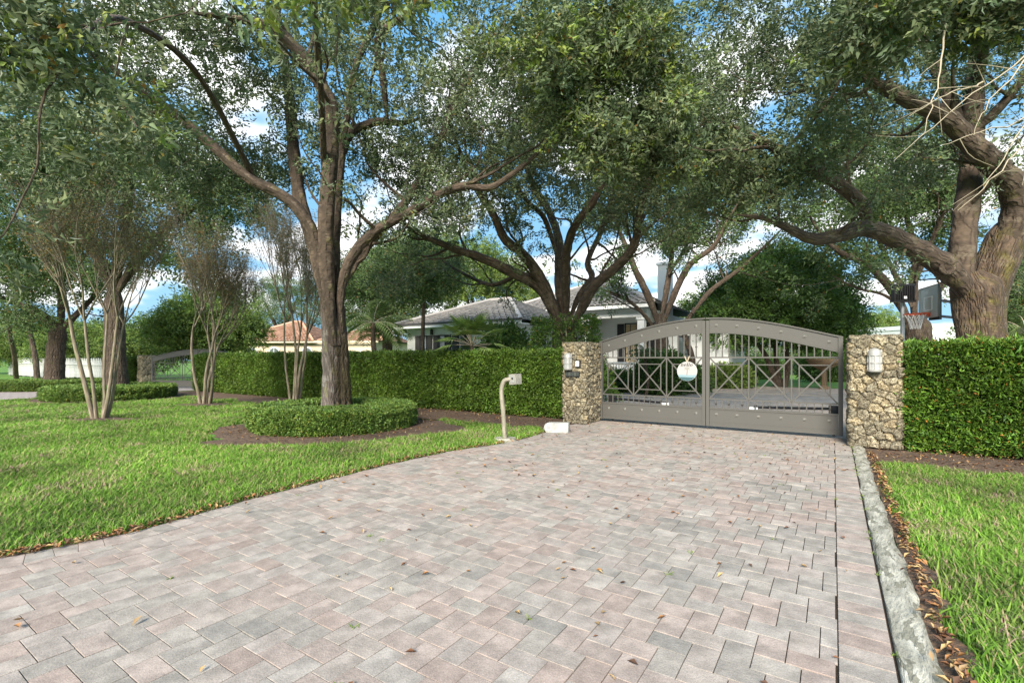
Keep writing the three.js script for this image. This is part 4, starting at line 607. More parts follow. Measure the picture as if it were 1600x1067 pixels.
tree('oak_tree', 'forked oak behind the basketball hoop', {
  trunks: [{ p: [at(1438, 600, 19), at(1436, 550, 19), at(1434, 520, 19), at(1428, 490, 19)], r0: 0.5, r1: 0.42 }],
  limbs: [LP(19, [[1425, 515], [1402, 465], [1375, 430], [1345, 408], [1310, 392], [1280, 360], [1255, 320]], 16.3, 4.2, -1), LP(19, [[1430, 505], [1428, 450], [1432, 400], [1420, 350], [1410, 300], [1395, 250]], 14.8, 4.2, 1), LP(19, [[1438, 510], [1460, 465], [1485, 430], [1510, 400]], 14.8, 5.1, 0.5), LP(19, [[1426, 480], [1400, 430], [1375, 380], [1360, 340], [1340, 290]], 8.9, 3.4, 1.5), LP(19, [[1432, 440], [1450, 390], [1470, 350], [1480, 300]], 8.9, 4.2, -1), LP(19, [[1412, 480], [1380, 460], [1340, 450], [1300, 430]], 5.9, 2.5, -1)],
  lobes: [lobe(1300, 310, 19, 2.4, 1.6, 2, 100), lobe(1400, 290, 19, 2.6, 1.7, 2, 120), lobe(1500, 320, 19, 2.0, 1.6, 2, 70), lobe(1350, 210, 19, 2.8, 1.5, 2, 90), lobe(1330, 390, 19, 1.3, 0.6, 1, 22)], sprays: SP.far, k: 5, rad: 0.42, sub: 8, subK: 11, subR: 0.9, subL: 2.6,
}, 105);
tree('oak_tree', 'dark-trunked oak behind the pale multi-stemmed tree at the second driveway', {
  trunks: [{ p: [at(180, 622, 18.5), at(179, 560, 18.5), at(178, 500, 18.5), at(176, 440, 18.5)], r0: 0.4, r1: 0.28 }],
  limbs: [LP(18.5, [[176, 450], [150, 400], [110, 350], [60, 310], [0, 270]], 20, 6, -1), LP(18.5, [[178, 450], [190, 380], [200, 310], [195, 240], [180, 180]], 20, 6, 0), LP(18.5, [[180, 460], [220, 400], [270, 350], [320, 310], [380, 270]], 18, 5, 1), LP(18.5, [[170, 430], [130, 340], [110, 260], [90, 190]], 14, 5, 1)],
  lobes: [lobe(120, 320, 18.5, 4.2, 2.6, 3, 150), lobe(270, 330, 18.5, 3.2, 2.4, 3, 110), lobe(40, 260, 17, 3, 2.6, 3, 130), lobe(200, 230, 18, 4, 2.0, 3, 150), lobe(370, 330, 20, 1.8, 1.6, 1.6, 60), lobe(0, 380, 19, 2.4, 1.4, 2, 60)], sprays: SP.far, k: 5.5, rad: 0.5,
}, 106);
tree('oak_tree', 'dark oak standing in the low round hedge before the white fence', {
  trunks: [{ p: [at(84, 606, 24), at(85, 570, 24), at(88, 535, 24), at(93, 505, 24)], r0: 0.4, r1: 0.34 }],
  limbs: [LP(24, [[90, 520], [68, 495], [35, 478], [0, 465], [-50, 450]], 16, 6, -1), LP(24, [[93, 515], [95, 470], [90, 430], [80, 380]], 12, 5, 0), LP(24, [[95, 515], [115, 495], [140, 470], [165, 440]], 12, 5, 1)],
  lobes: [lobe(40, 420, 24, 3.4, 2.0, 3, 110), lobe(-40, 440, 24, 3.2, 1.8, 3, 70), lobe(110, 410, 24, 2.6, 1.8, 2.4, 80), lobe(20, 340, 24, 4, 2, 3, 70), lobe(25, 490, 23, 1.6, 0.7, 1.2, 22)], sprays: SP.far, k: 6, rad: 0.55,
}, 107);
// dense dark tree beyond the gate
tree('dense_tree', 'dense rounded dark green tree beyond the right gate leaf', {
  trunks: [{ p: [at(1216, 604, 26), at(1205, 575, 26), at(1190, 545, 26), at(1165, 520, 26)], r0: 0.17, r1: 0.1 }, { p: [at(1226, 604, 26), at(1232, 570, 26), at(1228, 540, 26), at(1235, 500, 26)], r0: 0.15, r1: 0.1 }, { p: [at(1220, 604, 26.2), at(1215, 575, 26.2), at(1212, 540, 26), at(1216, 500, 26)], r0: 0.14, r1: 0.1 }],
  limbs: [LP(26, [[1165, 522], [1140, 495], [1125, 470]], 6, 3, 0), LP(26, [[1235, 505], [1270, 475], [1300, 455]], 6, 3, 0), LP(26, [[1216, 500], [1215, 460], [1220, 425]], 7, 3, 0)],
  lobes: [lobe(1215, 470, 26, 3.9, 2.3, 3.0, 300, { hollow: 0.5, gap: -0.6 }), lobe(1150, 500, 25.5, 1.8, 1.3, 1.6, 70, { gap: -0.6 }), lobe(1290, 500, 25.5, 1.8, 1.4, 1.6, 80, { gap: -0.6 }), lobe(1220, 415, 26, 2.2, 0.9, 1.6, 60, { gap: -0.5 })], sprays: SP.dense, k: 17, rad: 0.6, minY: 1.5, sub: 0,
}, 108);
// background trees
function backTree(name, label, px, Z, baseY, lobes, sprays, seed, k = 12) { // simple crowns far off
  const base = at(px, baseY, Z); base.y = -0.1; const top = at(px + 4, lobes[0][1] + 30, Z);
  tree(name, label, { trunks: [{ p: [base, base.clone().lerp(top, 0.35), base.clone().lerp(top, 0.7), top], r0: 0.26, r1: 0.1 }], limbs: [LP(Z, [[px, lobes[0][1] + 40], [px + 14, lobes[0][1] + 10], [px + 26, lobes[0][1] - 20]], 6, 3, 0), LP(Z, [[px, lobes[0][1] + 50], [px - 14, lobes[0][1] + 20], [px - 28, lobes[0][1] - 10]], 6, 3, 0)], lobes: lobes.map((l) => lobe(l[0], l[1], Z + (l[5] ?? 0), l[2], l[3], (l[2] + l[3]) / 2, l[4], { gap: -0.4, hollow: 0.3 })), sprays, k, rad: 0.8, minY: 0.6, sub: 0 }, seed, 'trees beyond the hedge and houses');
}
backTree('garden_tree', 'leafy tree behind the hedge, left of the white house', 606, 27, 560, [[610, 450, 2.2, 2.4, 150], [660, 420, 2.0, 1.7, 80], [560, 440, 1.2, 1.5, 40]], SP.far, 121);
backTree('garden_tree', 'yellow-green tree rising behind the white house roof', 735, 36, 560, [[720, 430, 3.6, 2.6, 150], [660, 410, 2.6, 2.4, 90], [800, 440, 2.4, 1.6, 70]], SP.bright, 122);
backTree('garden_tree', 'rounded green tree behind the far second gate', 330, 31, 560, [[330, 500, 2.6, 2.2, 150], [290, 520, 2.0, 1.6, 80], [360, 520, 1.6, 1.5, 50]], SP.bright, 123);
backTree('garden_tree', 'light green tree in the yard above the lantern pillar', 1365, 42, 560, [[1360, 525, 3.0, 2.2, 110], [1310, 535, 2.4, 1.8, 60], [1420, 540, 2.0, 1.3, 40]], SP.bright, 124);
backTree('garden_tree', 'leafy tree at the right edge behind the massive oak', 1600, 24, 560, [[1600, 440, 2.0, 1.8, 80], [1590, 510, 1.8, 1.2, 60], [1640, 480, 2.2, 2.2, 60]], SP.far, 125);
backTree('garden_tree', 'green tree between the white chimney and the dense dark tree', 1105, 34, 560, [[1095, 500, 1.8, 2.0, 70], [1120, 520, 1.6, 1.8, 50]], SP.bright, 126);
backTree('garden_tree', 'tree behind the orange tiled house', 440, 52, 560, [[430, 480, 3.6, 3.6, 110], [500, 470, 3.4, 3.2, 90], [560, 490, 3.0, 3.0, 70]], SP.far, 127);
backTree('garden_tree', 'broad tree beyond the lawn behind the right gate leaf', 1270, 46, 560, [[1270, 560, 4, 1.7, 90], [1200, 560, 4, 1.6, 80], [1330, 565, 3, 1.4, 60]], SP.far, 128);
for (const [px, lb] of [[-60, 'green shrub mass past the white fence, at the frame edge'], [40, 'green shrub behind the white fence between the leaning palms'], [125, 'green shrub behind the white fence, right of the dark oak'], [215, 'yellow-green shrub behind the second gate pillar']]) backTree('garden_shrub', lb, px, 44 - px * 0.04, 560, [[px, 538, 3.2, 1.6, 70], [px + 40, 532, 2.4, 1.5, 40], [px - 35, 536, 2.4, 1.4, 40]], SP.bright, 140 + px, 13);

// multi-stemmed pale trees with bare twigs
function myrtle(label, base, hgt, spread, stems, seed, leafy) {
  const t = thing('crape_myrtle', label, 'tree', null, 0, 'multi-stemmed trees on the lawn'), R = rng(seed), twigs = [], list = [];
  const grow = (p, d, len, r, lvl, into) => {
    const pts = [p.clone()], q = p.clone(), dd = d.clone(), n = 5; for (let i = 0; i < n; i++) { dd.add(V3((R() - .5) * .2, 0.07, (R() - .5) * .2)).normalize(); q.addScaledVector(dd, len / n); pts.push(q.clone()); }
    const r1 = r * (lvl === 0 ? 0.62 : 0.45); into.push(tube(pts, pts.map((_, i) => lerp(r, Math.max(0.0025, r1), i / n)), lvl === 0 ? 10 : lvl < 3 ? 5 : 3, lvl === 0 ? 0.1 : 0));
    if (lvl >= 3) for (let i = 0; i < leafy; i++) { const k = pts[2 + Math.floor(R() * 4)]; list.push({ p: k.clone().add(rdir(R).multiplyScalar(0.08)), d: rdir(R, 0.2), s: 1 }); }
    if (lvl >= 4) return; const kids = lvl === 0 ? 3 : lvl === 1 ? 4 : 5;
    for (let i = 0; i < kids; i++) { const f = lvl === 0 ? n : 2 + Math.floor(R() * (n - 1)), s = pts[Math.min(n, f)], nd = dd.clone().add(V3((R() - .5) * spread, 0.15 * R(), (R() - .5) * spread)).normalize(); grow(s, nd, len * (0.5 + 0.3 * R()), Math.max(0.003, r * (lvl === 0 ? 0.55 : 0.5)), lvl + 1, lvl >= 1 ? twigs : into); }
  };
  for (let i = 0; i < stems; i++) { const a = i / stems * 6.28 + R(), stem = []; grow(V3(base.x + Math.cos(a) * 0.14, -0.03, base.z + Math.sin(a) * 0.12), V3(Math.cos(a) * 0.16, 1, Math.sin(a) * 0.16).normalize(), hgt * (0.32 + 0.1 * R()), 0.038 + 0.02 * R(), 0, stem); mesh('stem', stem, M.myrtle, t); }
  mesh('twigs', twigs, M.myrtleTwig, t); stuff(foliage('sparse_leaves', SP.myrtle, M.leaf, list, t, 0.25, seed)); return t;
}
myrtle('pale multi-stemmed tree with bare twigs, nearest on the open lawn', G(155, 654), 7.2, 1.1, 5, 201, 1);
myrtle('multi-stemmed twiggy tree in front of the far end of the long hedge', G(320, 631), 6.0, 1.0, 6, 202, 1);
myrtle('slender multi-stemmed tree between the main oak and the hedge', G(460, 629), 7.0, 0.7, 5, 203, 1);

// palms
function palm(label, base, top, r, n, L, seed, fan) {
  const t = thing('palm_tree', label, 'palm', null, 0, 'palms'), R = rng(seed), c = smooth([base, base.clone().lerp(top, 0.35).add(V3(0.1, 0, 0)), base.clone().lerp(top, 0.7), top], 12);
  mesh('trunk', tube(c, c.map((_, i) => lerp(r * 1.25, r * 0.85, i / 12)), 10, 0.08), M.limb, t);
  for (let k = 0; k < n; k++) {
    const a = k / n * 6.28 + R() * 0.5, el = fan ? -0.2 + R() * 1.5 : 0.1 + R() * 1.0, pos = [], col = [], idx = [], pts = [], d = V3(Math.cos(a) * Math.cos(el), Math.sin(el), Math.sin(a) * Math.cos(el)), q = top.clone(), dd = d.clone(), S = 14, col0 = fan ? [0.16, 0.26, 0.06] : [0.10, 0.16, 0.04], col1 = fan ? [0.3, 0.42, 0.1] : [0.2, 0.27, 0.07];
    for (let i = 0; i <= S; i++) { pts.push(q.clone()); dd.y -= fan ? 0.02 : 0.11; dd.normalize(); q.addScaledVector(dd, L / S); }
    const side = V3(-Math.sin(a), 0, Math.cos(a));
    if (fan) { const tip = pts[Math.floor(S * 0.5)], fd = dd.clone(); for (let i = -9; i <= 9; i++) { const g = fd.clone().multiplyScalar(Math.cos(i * 0.16)).addScaledVector(side, Math.sin(i * 0.16)).normalize(); leafShape(pos, col, idx, tip, g, V3(0, 1, 0.1), L * 0.55, 0.05, mixc(col0, col1, R()), 0.2, 0.15); } }
    else for (let i = 2; i <= S; i++) for (const s of [-1, 1]) for (const h of [0, 0.5]) { const g = side.clone().multiplyScalar(s).addScaledVector(d, 0.6).add(V3(0, -0.45, 0)).normalize(); leafShape(pos, col, idx, pts[i].clone().addScaledVector(d, h * L / S), g, V3(0, 1, 0), L * 0.32 * Math.sin(0.25 + i / S * 2.6), 0.045, mixc(col0, col1, R()), 0.2, 0.3); }
    const f = mesh('frond', fromArrays(pos, null, col, idx), M.leaf, t); mesh('rib', tube(pts.slice(0, fan ? S / 2 + 1 : S + 1), pts.slice(0, fan ? S / 2 + 1 : S + 1).map((_, i) => 0.018 - 0.001 * i), 4), M.paleTwig, f);
  }
  return t;
}
palm('feathery palm left of the white house behind the hedge', at(583, 600, 24).setY(0), at(583, 505, 24), 0.13, 13, 2.2, 301);
palm('second feathery palm behind the hedge, lower and nearer the house', at(603, 600, 26).setY(0), at(600, 525, 26), 0.12, 12, 1.7, 305);
palm('fan palm in front of the white house windows', at(738, 600, 14.2).setY(0), at(738, 540, 14.2), 0.07, 20, 1.15, 302, true);
palm('thin leaning palm in front of the fence, at the frame edge', G(24, 591), at(12, 500, 34), 0.13, 12, 1.9, 303);
palm('thin leaning palm in front of the fence, nearer the dark oak', G(57, 597), at(44, 500, 31), 0.13, 12, 1.9, 304);
palm('small palm in the bed beyond the keypad side gate leaf', at(1009, 590, 19).setY(0), at(1009, 550, 19), 0.05, 14, 0.75, 306);
palm('pale feathery palm at the right edge behind the oak', at(1608, 600, 18).setY(0), at(1605, 520, 18), 0.12, 13, 1.8, 307);
// slim bare trunk tree in front of the house
{ const t = thing('slim_tree', 'slim pale trunk rising in front of the white house shutters', 'tree'); mesh('trunk', tube(smooth([at(660, 620, 19).setY(0), at(660, 560, 19), at(661, 500, 19), at(664, 440, 19)], 10), Array.from({ length: 11 }, (_, i) => 0.1 - 0.004 * i), 9, 0.1), M.limb, t); const R = rng(9), l = []; for (let i = 0; i < 900; i++) { const q = rdir(R).multiplyScalar(1.3 * Math.cbrt(R())); const c = at(650, 425, 19); l.push({ p: V3(c.x + q.x * 1.5, c.y + q.y * 0.9, c.z + q.z), d: rdir(R, -0.2), s: 0.8 }); } stuff(foliage('crown', SP.far, M.leaf, l, t, 0.25, 4)); const tw = []; for (let i = 0; i < 12; i++) { const c = at(664, 445, 19), e = c.clone().add(V3((R() - .5) * 3, R() * 1.2, (R() - .5) * 2)); tw.push(tube(smooth([c, c.clone().lerp(e, .5).add(V3(0, .2, 0)), e], 5), [0.04, 0.03, 0.025, 0.018, 0.012, 0.006], 5)); } mesh('branches', tw, M.twig, t); }
// shrubs in the yard
function shrub(label, c, rx, ry, rz, n, sprays, seed, ty = 'garden_shrub') { const t = thing(ty, label, 'shrub', null, 0, 'shrubs in the yard'), R = rng(seed), l = [], st = []; for (let i = 0; i < n; i++) { const q = rdir(R).multiplyScalar(Math.pow(R(), 0.35)); const p = V3(c.x + q.x * rx, Math.max(0.05, ry + q.y * ry), c.z + q.z * rz); l.push({ p, d: q.clone().add(V3(0, 0.3, 0)).add(rdir(R).multiplyScalar(0.6)).normalize() }); if (i % 40 === 0) st.push(tube([V3(c.x + q.x * .1, -0.02, c.z), V3(c.x + q.x * rx * .5, ry * .7, c.z + q.z * rz * .5), p], [0.02, 0.015, 0.005], 4)); } mesh('stems', st, M.twig, t); foliage('foliage', sprays, M.leaf, l, t, 0.25, seed); return t; }
shrub('dark rounded shrub at the foot of the smaller oak beyond the gate', at(1035, 590, 20.6).setY(0), 0.85, 0.75, 0.8, 900, SP.dense, 401);
shrub('low green shrub beside the porch railing', at(962, 590, 22).setY(0), 1.3, 0.3, 0.5, 500, SP.dense, 402);
shrub('low shrub right of the smaller oak behind the round sign', at(1075, 590, 21.5).setY(0), 0.7, 0.4, 0.6, 450, SP.dense, 403);
shrub('low bright edging shrub beyond the middle of the gate', at(1135, 590, 25).setY(0), 1.1, 0.38, 0.5, 600, SP.bright, 404);
shrub('leafy shrub mass under the house windows', at(790, 570, 18).setY(0), 0.8, 1.3, 0.7, 700, SP.dense, 405);
shrub('tall ivy-covered column of green left of the lime panel', at(1118, 590, 27).setY(0), 0.4, 1.5, 0.4, 700, SP.bright, 406);
shrub('dark hedge-like shrub behind the lantern pillar', at(1300, 590, 32).setY(0), 2.2, 0.9, 0.7, 800, SP.dense, 407);
shrub('clipped green shrub across the back lawn', at(1180, 590, 36).setY(0), 2.6, 0.7, 0.6, 700, SP.dense, 408);

// ---------- buildings ----------
function hipRoof(parent, x0, x1, z0, z1, y, rise, mat, tone, tw, nC, ridgeIn, seed) { // eave rectangle, hipped, laid in stepped tile courses
  const roof = new THREE.Group(); roof.name = 'roof'; parent.add(roof); const R = rng(seed), zm = (z0 + z1) / 2, ra = V3(x0 + ridgeIn, y + rise, zm), rb = V3(x1 - ridgeIn, y + rise, zm);
  const faces = [[V3(x0, y, z1), V3(x1, y, z1), rb, ra], [V3(x1, y, z0), V3(x0, y, z0), ra, rb], [V3(x0, y, z0), V3(x0, y, z1), ra, ra], [V3(x1, y, z1), V3(x1, y, z0), rb, rb]];
  faces.forEach(([A, B, C, D]) => { const nrm = B.clone().sub(A).cross(D.clone().sub(A)).normalize();
    for (let k = 0; k < nC; k++) { const t0 = k / nC, t1 = Math.min(1, (k + 1.12) / nC), a = A.clone().lerp(D, t0), b = B.clone().lerp(C, t0), c = B.clone().lerp(C, t1), d = A.clone().lerp(D, t1), n = Math.max(1, Math.round(a.distanceTo(b) / tw)), pos = [], uv = [], col = [], idx = [];
      for (let i = 0; i < n; i++) { const l0 = i / n + 0.004, l1 = (i + 1) / n - 0.004, h = 0.035 + 0.012 * R(), cc = tone(R), p = [a.clone().lerp(b, l0), a.clone().lerp(b, l1), d.clone().lerp(c, l1), d.clone().lerp(c, l0)], m = pos.length / 3; const up = [h, h, 0.004, 0.004]; p.forEach((q, j) => { q.addScaledVector(nrm, up[j]); pos.push(q.x, q.y, q.z); uv.push(q.x, q.z); col.push(...cc); }); idx.push(m, m + 1, m + 2, m, m + 2, m + 3); const e = p.slice(0, 2).map((q) => q.clone().addScaledVector(nrm, -h - 0.01)); const m2 = pos.length / 3; for (const q of [p[0], p[1], e[1], e[0]]) { pos.push(q.x, q.y, q.z); uv.push(q.x, q.y); col.push(...cc); } idx.push(m2, m2 + 3, m2 + 2, m2, m2 + 2, m2 + 1); }
      mesh('tile_course', fromArrays(pos, uv, col, idx), mat, roof); }
    mesh('roof_deck', fromArrays([A, B, C, D].flatMap((q) => [q.x, q.y - 0.03, q.z]), [0, 0, 1, 0, 1, 1, 0, 1], null, [0, 1, 2, 0, 2, 3]), M.shutter, roof);
  });
  for (const [p, q] of [[V3(x0, y, z1), ra], [V3(x1, y, z1), rb], [ra, rb]]) mesh('ridge_cap', bar(p, q, 0.16, 0.09).translate(0, 0.03, 0), std({ color: lin(...tone(R)) }), roof);
  return roof;
}
function win(parent, x, y, w, h, z, o = {}) { // window in a wall whose outer face is at z
  const g = new THREE.Group(); g.name = 'window'; g.position.set(x, y, z); parent.add(g);
  mesh('frame', [bx(w, 0.06, 0.07, 0, h / 2, 0.02), bx(w, 0.06, 0.07, 0, -h / 2, 0.02), bx(0.06, h - .06, 0.07, -w / 2 + 0.03, 0, 0.02), bx(0.06, h - .06, 0.07, w / 2 - 0.03, 0, 0.02)], o.frame ?? M.dark, g);
  mesh('pane', bx(w - 0.1, h - 0.1, 0.012, 0, 0, 0.012), o.pane ?? M.glass, g);
  const bars = []; for (let i = 1; i < (o.nx ?? 1); i++) bars.push(bx(0.03, h - 0.1, 0.03, -w / 2 + w * i / o.nx, 0, 0.03)); for (let i = 1; i < (o.ny ?? 1); i++) bars.push(bx(w - 0.1, 0.03, 0.034, 0, -h / 2 + h * i / o.ny, 0.03)); if (bars.length) mesh('glazing_bar', bars, o.frame ?? M.dark, g);
  return g;
}
{
  const house = thing('white_house', 'white single-storey house with grey tiled hip roofs and black shutters', 'house', null);
  const grey = (R) => { const k = R(); return mixc([0.30, 0.28, 0.26], [0.47, 0.43, 0.40], k).map((x) => x * 0.95); };
  // left wing (local x = v, z toward the street)
  const A = new THREE.Group(); A.name = 'shuttered_wing'; A.position.copy(UV(17.6, -18)); A.rotation.y = -TH; house.add(A);
  mesh('wall', bx(6.6, 3.0, 7, 3.3, 1.5, -3.5), M.white, A); mesh('fascia', bx(7.7, 0.2, 0.06, 3.3, 3.06, 0.5), M.whitePaint, A); mesh('soffit', bx(7.6, 0.05, 0.95, 3.3, 2.98, 0.2), M.whitePaint, A); mesh('gutter', bx(7.8, 0.09, 0.1, 3.3, 3.15, 0.58), M.shutter, A);
  hipRoof(A, -0.55, 7.15, -7.5, 0.55, 3.15, 1.45, M.tileV, grey, 0.33, 13, 3.2, 3);
  for (const x of [1.15, 2.35, 3.55]) { win(A, x, 1.65, 0.46, 1.9, 0.0, { ny: 3 }); for (const s of [-1, 1]) mesh('shutter', [bx(0.3, 1.95, 0.05, 0, 0, 0), ...Array.from({ length: 16 }, (_, i) => bx(0.24, 0.05, 0.03, 0, -0.85 + i * 0.113, 0.03))], M.shutter, A, [x + s * 0.41, 1.65, 0.03]); }
  mesh('wall_light', [bx(0.1, 0.22, 0.1, 0, 0, 0.06), new THREE.ConeGeometry(0.09, 0.1, 6).translate(0, 0.16, 0.06)], M.dark, A, [1.75, 2.75, 0.06]);
  // entrance block
  const B = new THREE.Group(); B.name = 'entrance_block'; B.position.copy(UV(23.6, -15.6)); B.rotation.y = -TH; house.add(B);
  mesh('wall', bx(7.7, 4.0, 6, 3.9, 2.0, -5.2), M.white, B); mesh('beam', bx(8.1, 0.42, 0.5, 3.9, 3.79, -0.25), M.whitePaint, B); mesh('soffit', bx(8.1, 0.06, 2.3, 3.9, 3.98, -1.1), M.whitePaint, B); mesh('fascia', bx(8.9, 0.26, 0.08, 3.9, 4.12, 0.45), M.whitePaint, B); mesh('porch_floor', bx(8.1, 0.4, 2.4, 3.9, 0.2, -1.1), M.white, B);
  hipRoof(B, -0.6, 8.45, -8.6, 0.55, 4.22, 1.9, M.tileV, grey, 0.33, 15, 3.9, 4);
  for (const x of [1.2, 4.6, 7.6]) { const c = mesh('column', bx(0.34, 3.6, 0.34, 0, 1.8, 0), M.whitePaint, B, [x, 0, -0.25]); mesh('capital', bx(0.44, 0.12, 0.44, 0, 3.5, 0), M.whitePaint, c); mesh('plinth', bx(0.44, 0.3, 0.44, 0, 0.55, 0), M.whitePaint, c); }
  win(B, 6.65, 2.3, 1.3, 2.2, -2.2, { nx: 4, ny: 4, pane: M.blind }); for (const s of [-1, 1]) mesh('shutter', bx(0.38, 2.2, 0.05), M.dark, B, [6.65 + s * 0.88, 2.3, -2.16]);
  win(B, 2.4, 2.0, 1.1, 2.9, -2.2, { nx: 2, ny: 4 }); for (const s of [-1, 1]) mesh('shutter', bx(0.38, 2.9, 0.05), M.dark, B, [2.4 + s * 0.78, 2.0, -2.16]);
  const rail = new THREE.Group(); rail.name = 'porch_railing'; B.add(rail); mesh('top_rail', bx(2.6, 0.07, 0.08, 6.1, 1.28, -0.25), M.whitePaint, rail); mesh('bottom_rail', bx(2.6, 0.06, 0.06, 6.1, 0.52, -0.25), M.whitePaint, rail); for (let i = 0; i < 17; i++) mesh('baluster', bx(0.05, 0.72, 0.05, 4.92 + i * 0.148, 0.9, -0.25), M.whitePaint, rail);
  // right wing and chimney
  const C = new THREE.Group(); C.name = 'chimney_wing'; C.position.copy(UV(27, -7.9)); C.rotation.y = -TH; house.add(C);
  mesh('wall', bx(3.4, 3.3, 6, 1.7, 1.65, -3), M.white, C); mesh('parapet', bx(3.5, 0.16, 6.1, 1.7, 3.36, -3), M.whitePaint, C); win(C, 1.15, 1.75, 0.62, 1.9, 0, { ny: 2 });
  mesh('chimney', bx(0.7, 7.0, 0.7, -0.35, 3.5, -1.8), M.white, C); mesh('chimney_cap', bx(0.85, 0.14, 0.85, -0.35, 7.02, -1.8), M.whitePaint, C);
}
{ // cream house with barrel tiles
  const h = thing('cream_house', 'cream house with an orange tiled roof seen over the long hedge', 'house', V3(-23.5, 0, -41), -0.12);
  mesh('wall', bx(12.5, 2.9, 8, 6.25, 1.45, -4), M.cream, h); mesh('eave_trim', bx(13.3, 0.16, 0.1, 6.25, 2.86, 0.42), M.cream, h);
  const terra = (R) => mixc([0.40, 0.19, 0.10], [0.62, 0.36, 0.24], R()); hipRoof(h, -0.5, 7.4, -8.4, 0.5, 2.95, 1.9, M.tileV, terra, 0.28, 14, 3.6, 6); hipRoof(h, 7.6, 13.2, -8.4, 0.2, 2.95, 1.3, M.tileV, terra, 0.28, 12, 2.6, 7);
  for (const x of [1.7, 3.7, 6.6]) { const s = new THREE.Shape(); s.moveTo(-0.42, 0); s.lineTo(0.42, 0); s.lineTo(0.42, 1.1); s.absarc(0, 1.1, 0.42, 0, Math.PI, false); s.closePath(); const g = new THREE.Group(); g.name = 'arched_window'; g.position.set(x, 0.85, 0); h.add(g); mesh('frame', new THREE.ExtrudeGeometry(s, { depth: 0.05, bevelEnabled: false }).scale(1.16, 1.08, 1), M.whitePaint, g); mesh('pane', new THREE.ExtrudeGeometry(s, { depth: 0.07, bevelEnabled: false }), M.glass, g); mesh('glazing_bar', [bx(0.05, 1.45, 0.03, 0, 0.74, 0.085), bx(0.8, 0.05, 0.03, 0, 1.08, 0.086)], M.whitePaint, g); }
  mesh('garage_door', bx(2.6, 2.1, 0.06, 10.6, 1.05, 0.03), M.whitePaint, h);
}
{ // plain white building on the right
  const b = thing('white_building', 'plain white flat-roofed building behind the hoop and the massive oak', 'building', at(1448, 560, 34).setY(0), 0.1);
  mesh('wall', bx(4.9, 3.6, 6, 2.45, 1.8, -3), M.white, b); mesh('parapet', bx(5.0, 0.3, 6.1, 2.45, 3.75, -3), M.whitePaint, b); mesh('ledge', bx(4.95, 0.08, 0.12, 2.45, 2.7, 0.05), M.whitePaint, b); for (const x of [0.3, 0.72, 1.9, 2.33]) win(b, x, 2.2, 0.36, 0.62, 0, { frame: M.whitePaint });
}
// ---------- picket fence ----------
{
  const f = thing('picket_fence', 'white fence of wide scalloped pickets running to the frame edge', 'fence', UV(11.3, -61), -TH), L = 26, n = 80;
  const s = new THREE.Shape(), w = 0.155; s.moveTo(-w, 0.06); s.lineTo(w, 0.06); s.lineTo(w, 1.18); s.bezierCurveTo(w, 1.28, 0.09, 1.34, 0.05, 1.46); s.absarc(0, 1.46, 0.05, 0, Math.PI, false); s.bezierCurveTo(-0.09, 1.34, -w, 1.28, -w, 1.18); s.closePath();
  const g = new THREE.ExtrudeGeometry(s, { depth: 0.025, bevelEnabled: false, curveSegments: 4 }); const mats = [0.74, 0.8, 0.7].map((c) => std({ color: lin(c, c * 1.0, c * 0.97), roughness: 0.6, map: M.speck }));
  for (let i = 0; i < n; i++) mesh('picket', g, mats[i % 3], f, [0.16 + i * L / n, ((i * 37) % 5) * 0.004, 0]);
  mesh('rail', bx(L, 0.09, 0.05, L / 2, 1.1, 0.055), mats[1], f); mesh('rail', bx(L, 0.08, 0.05, L / 2, 0.3, -0.03), mats[1], f); for (let i = 0; i <= 12; i++) mesh('post', bx(0.12, 1.3, 0.12, i * L / 12, 0.62, -0.09), mats[0], f);
}
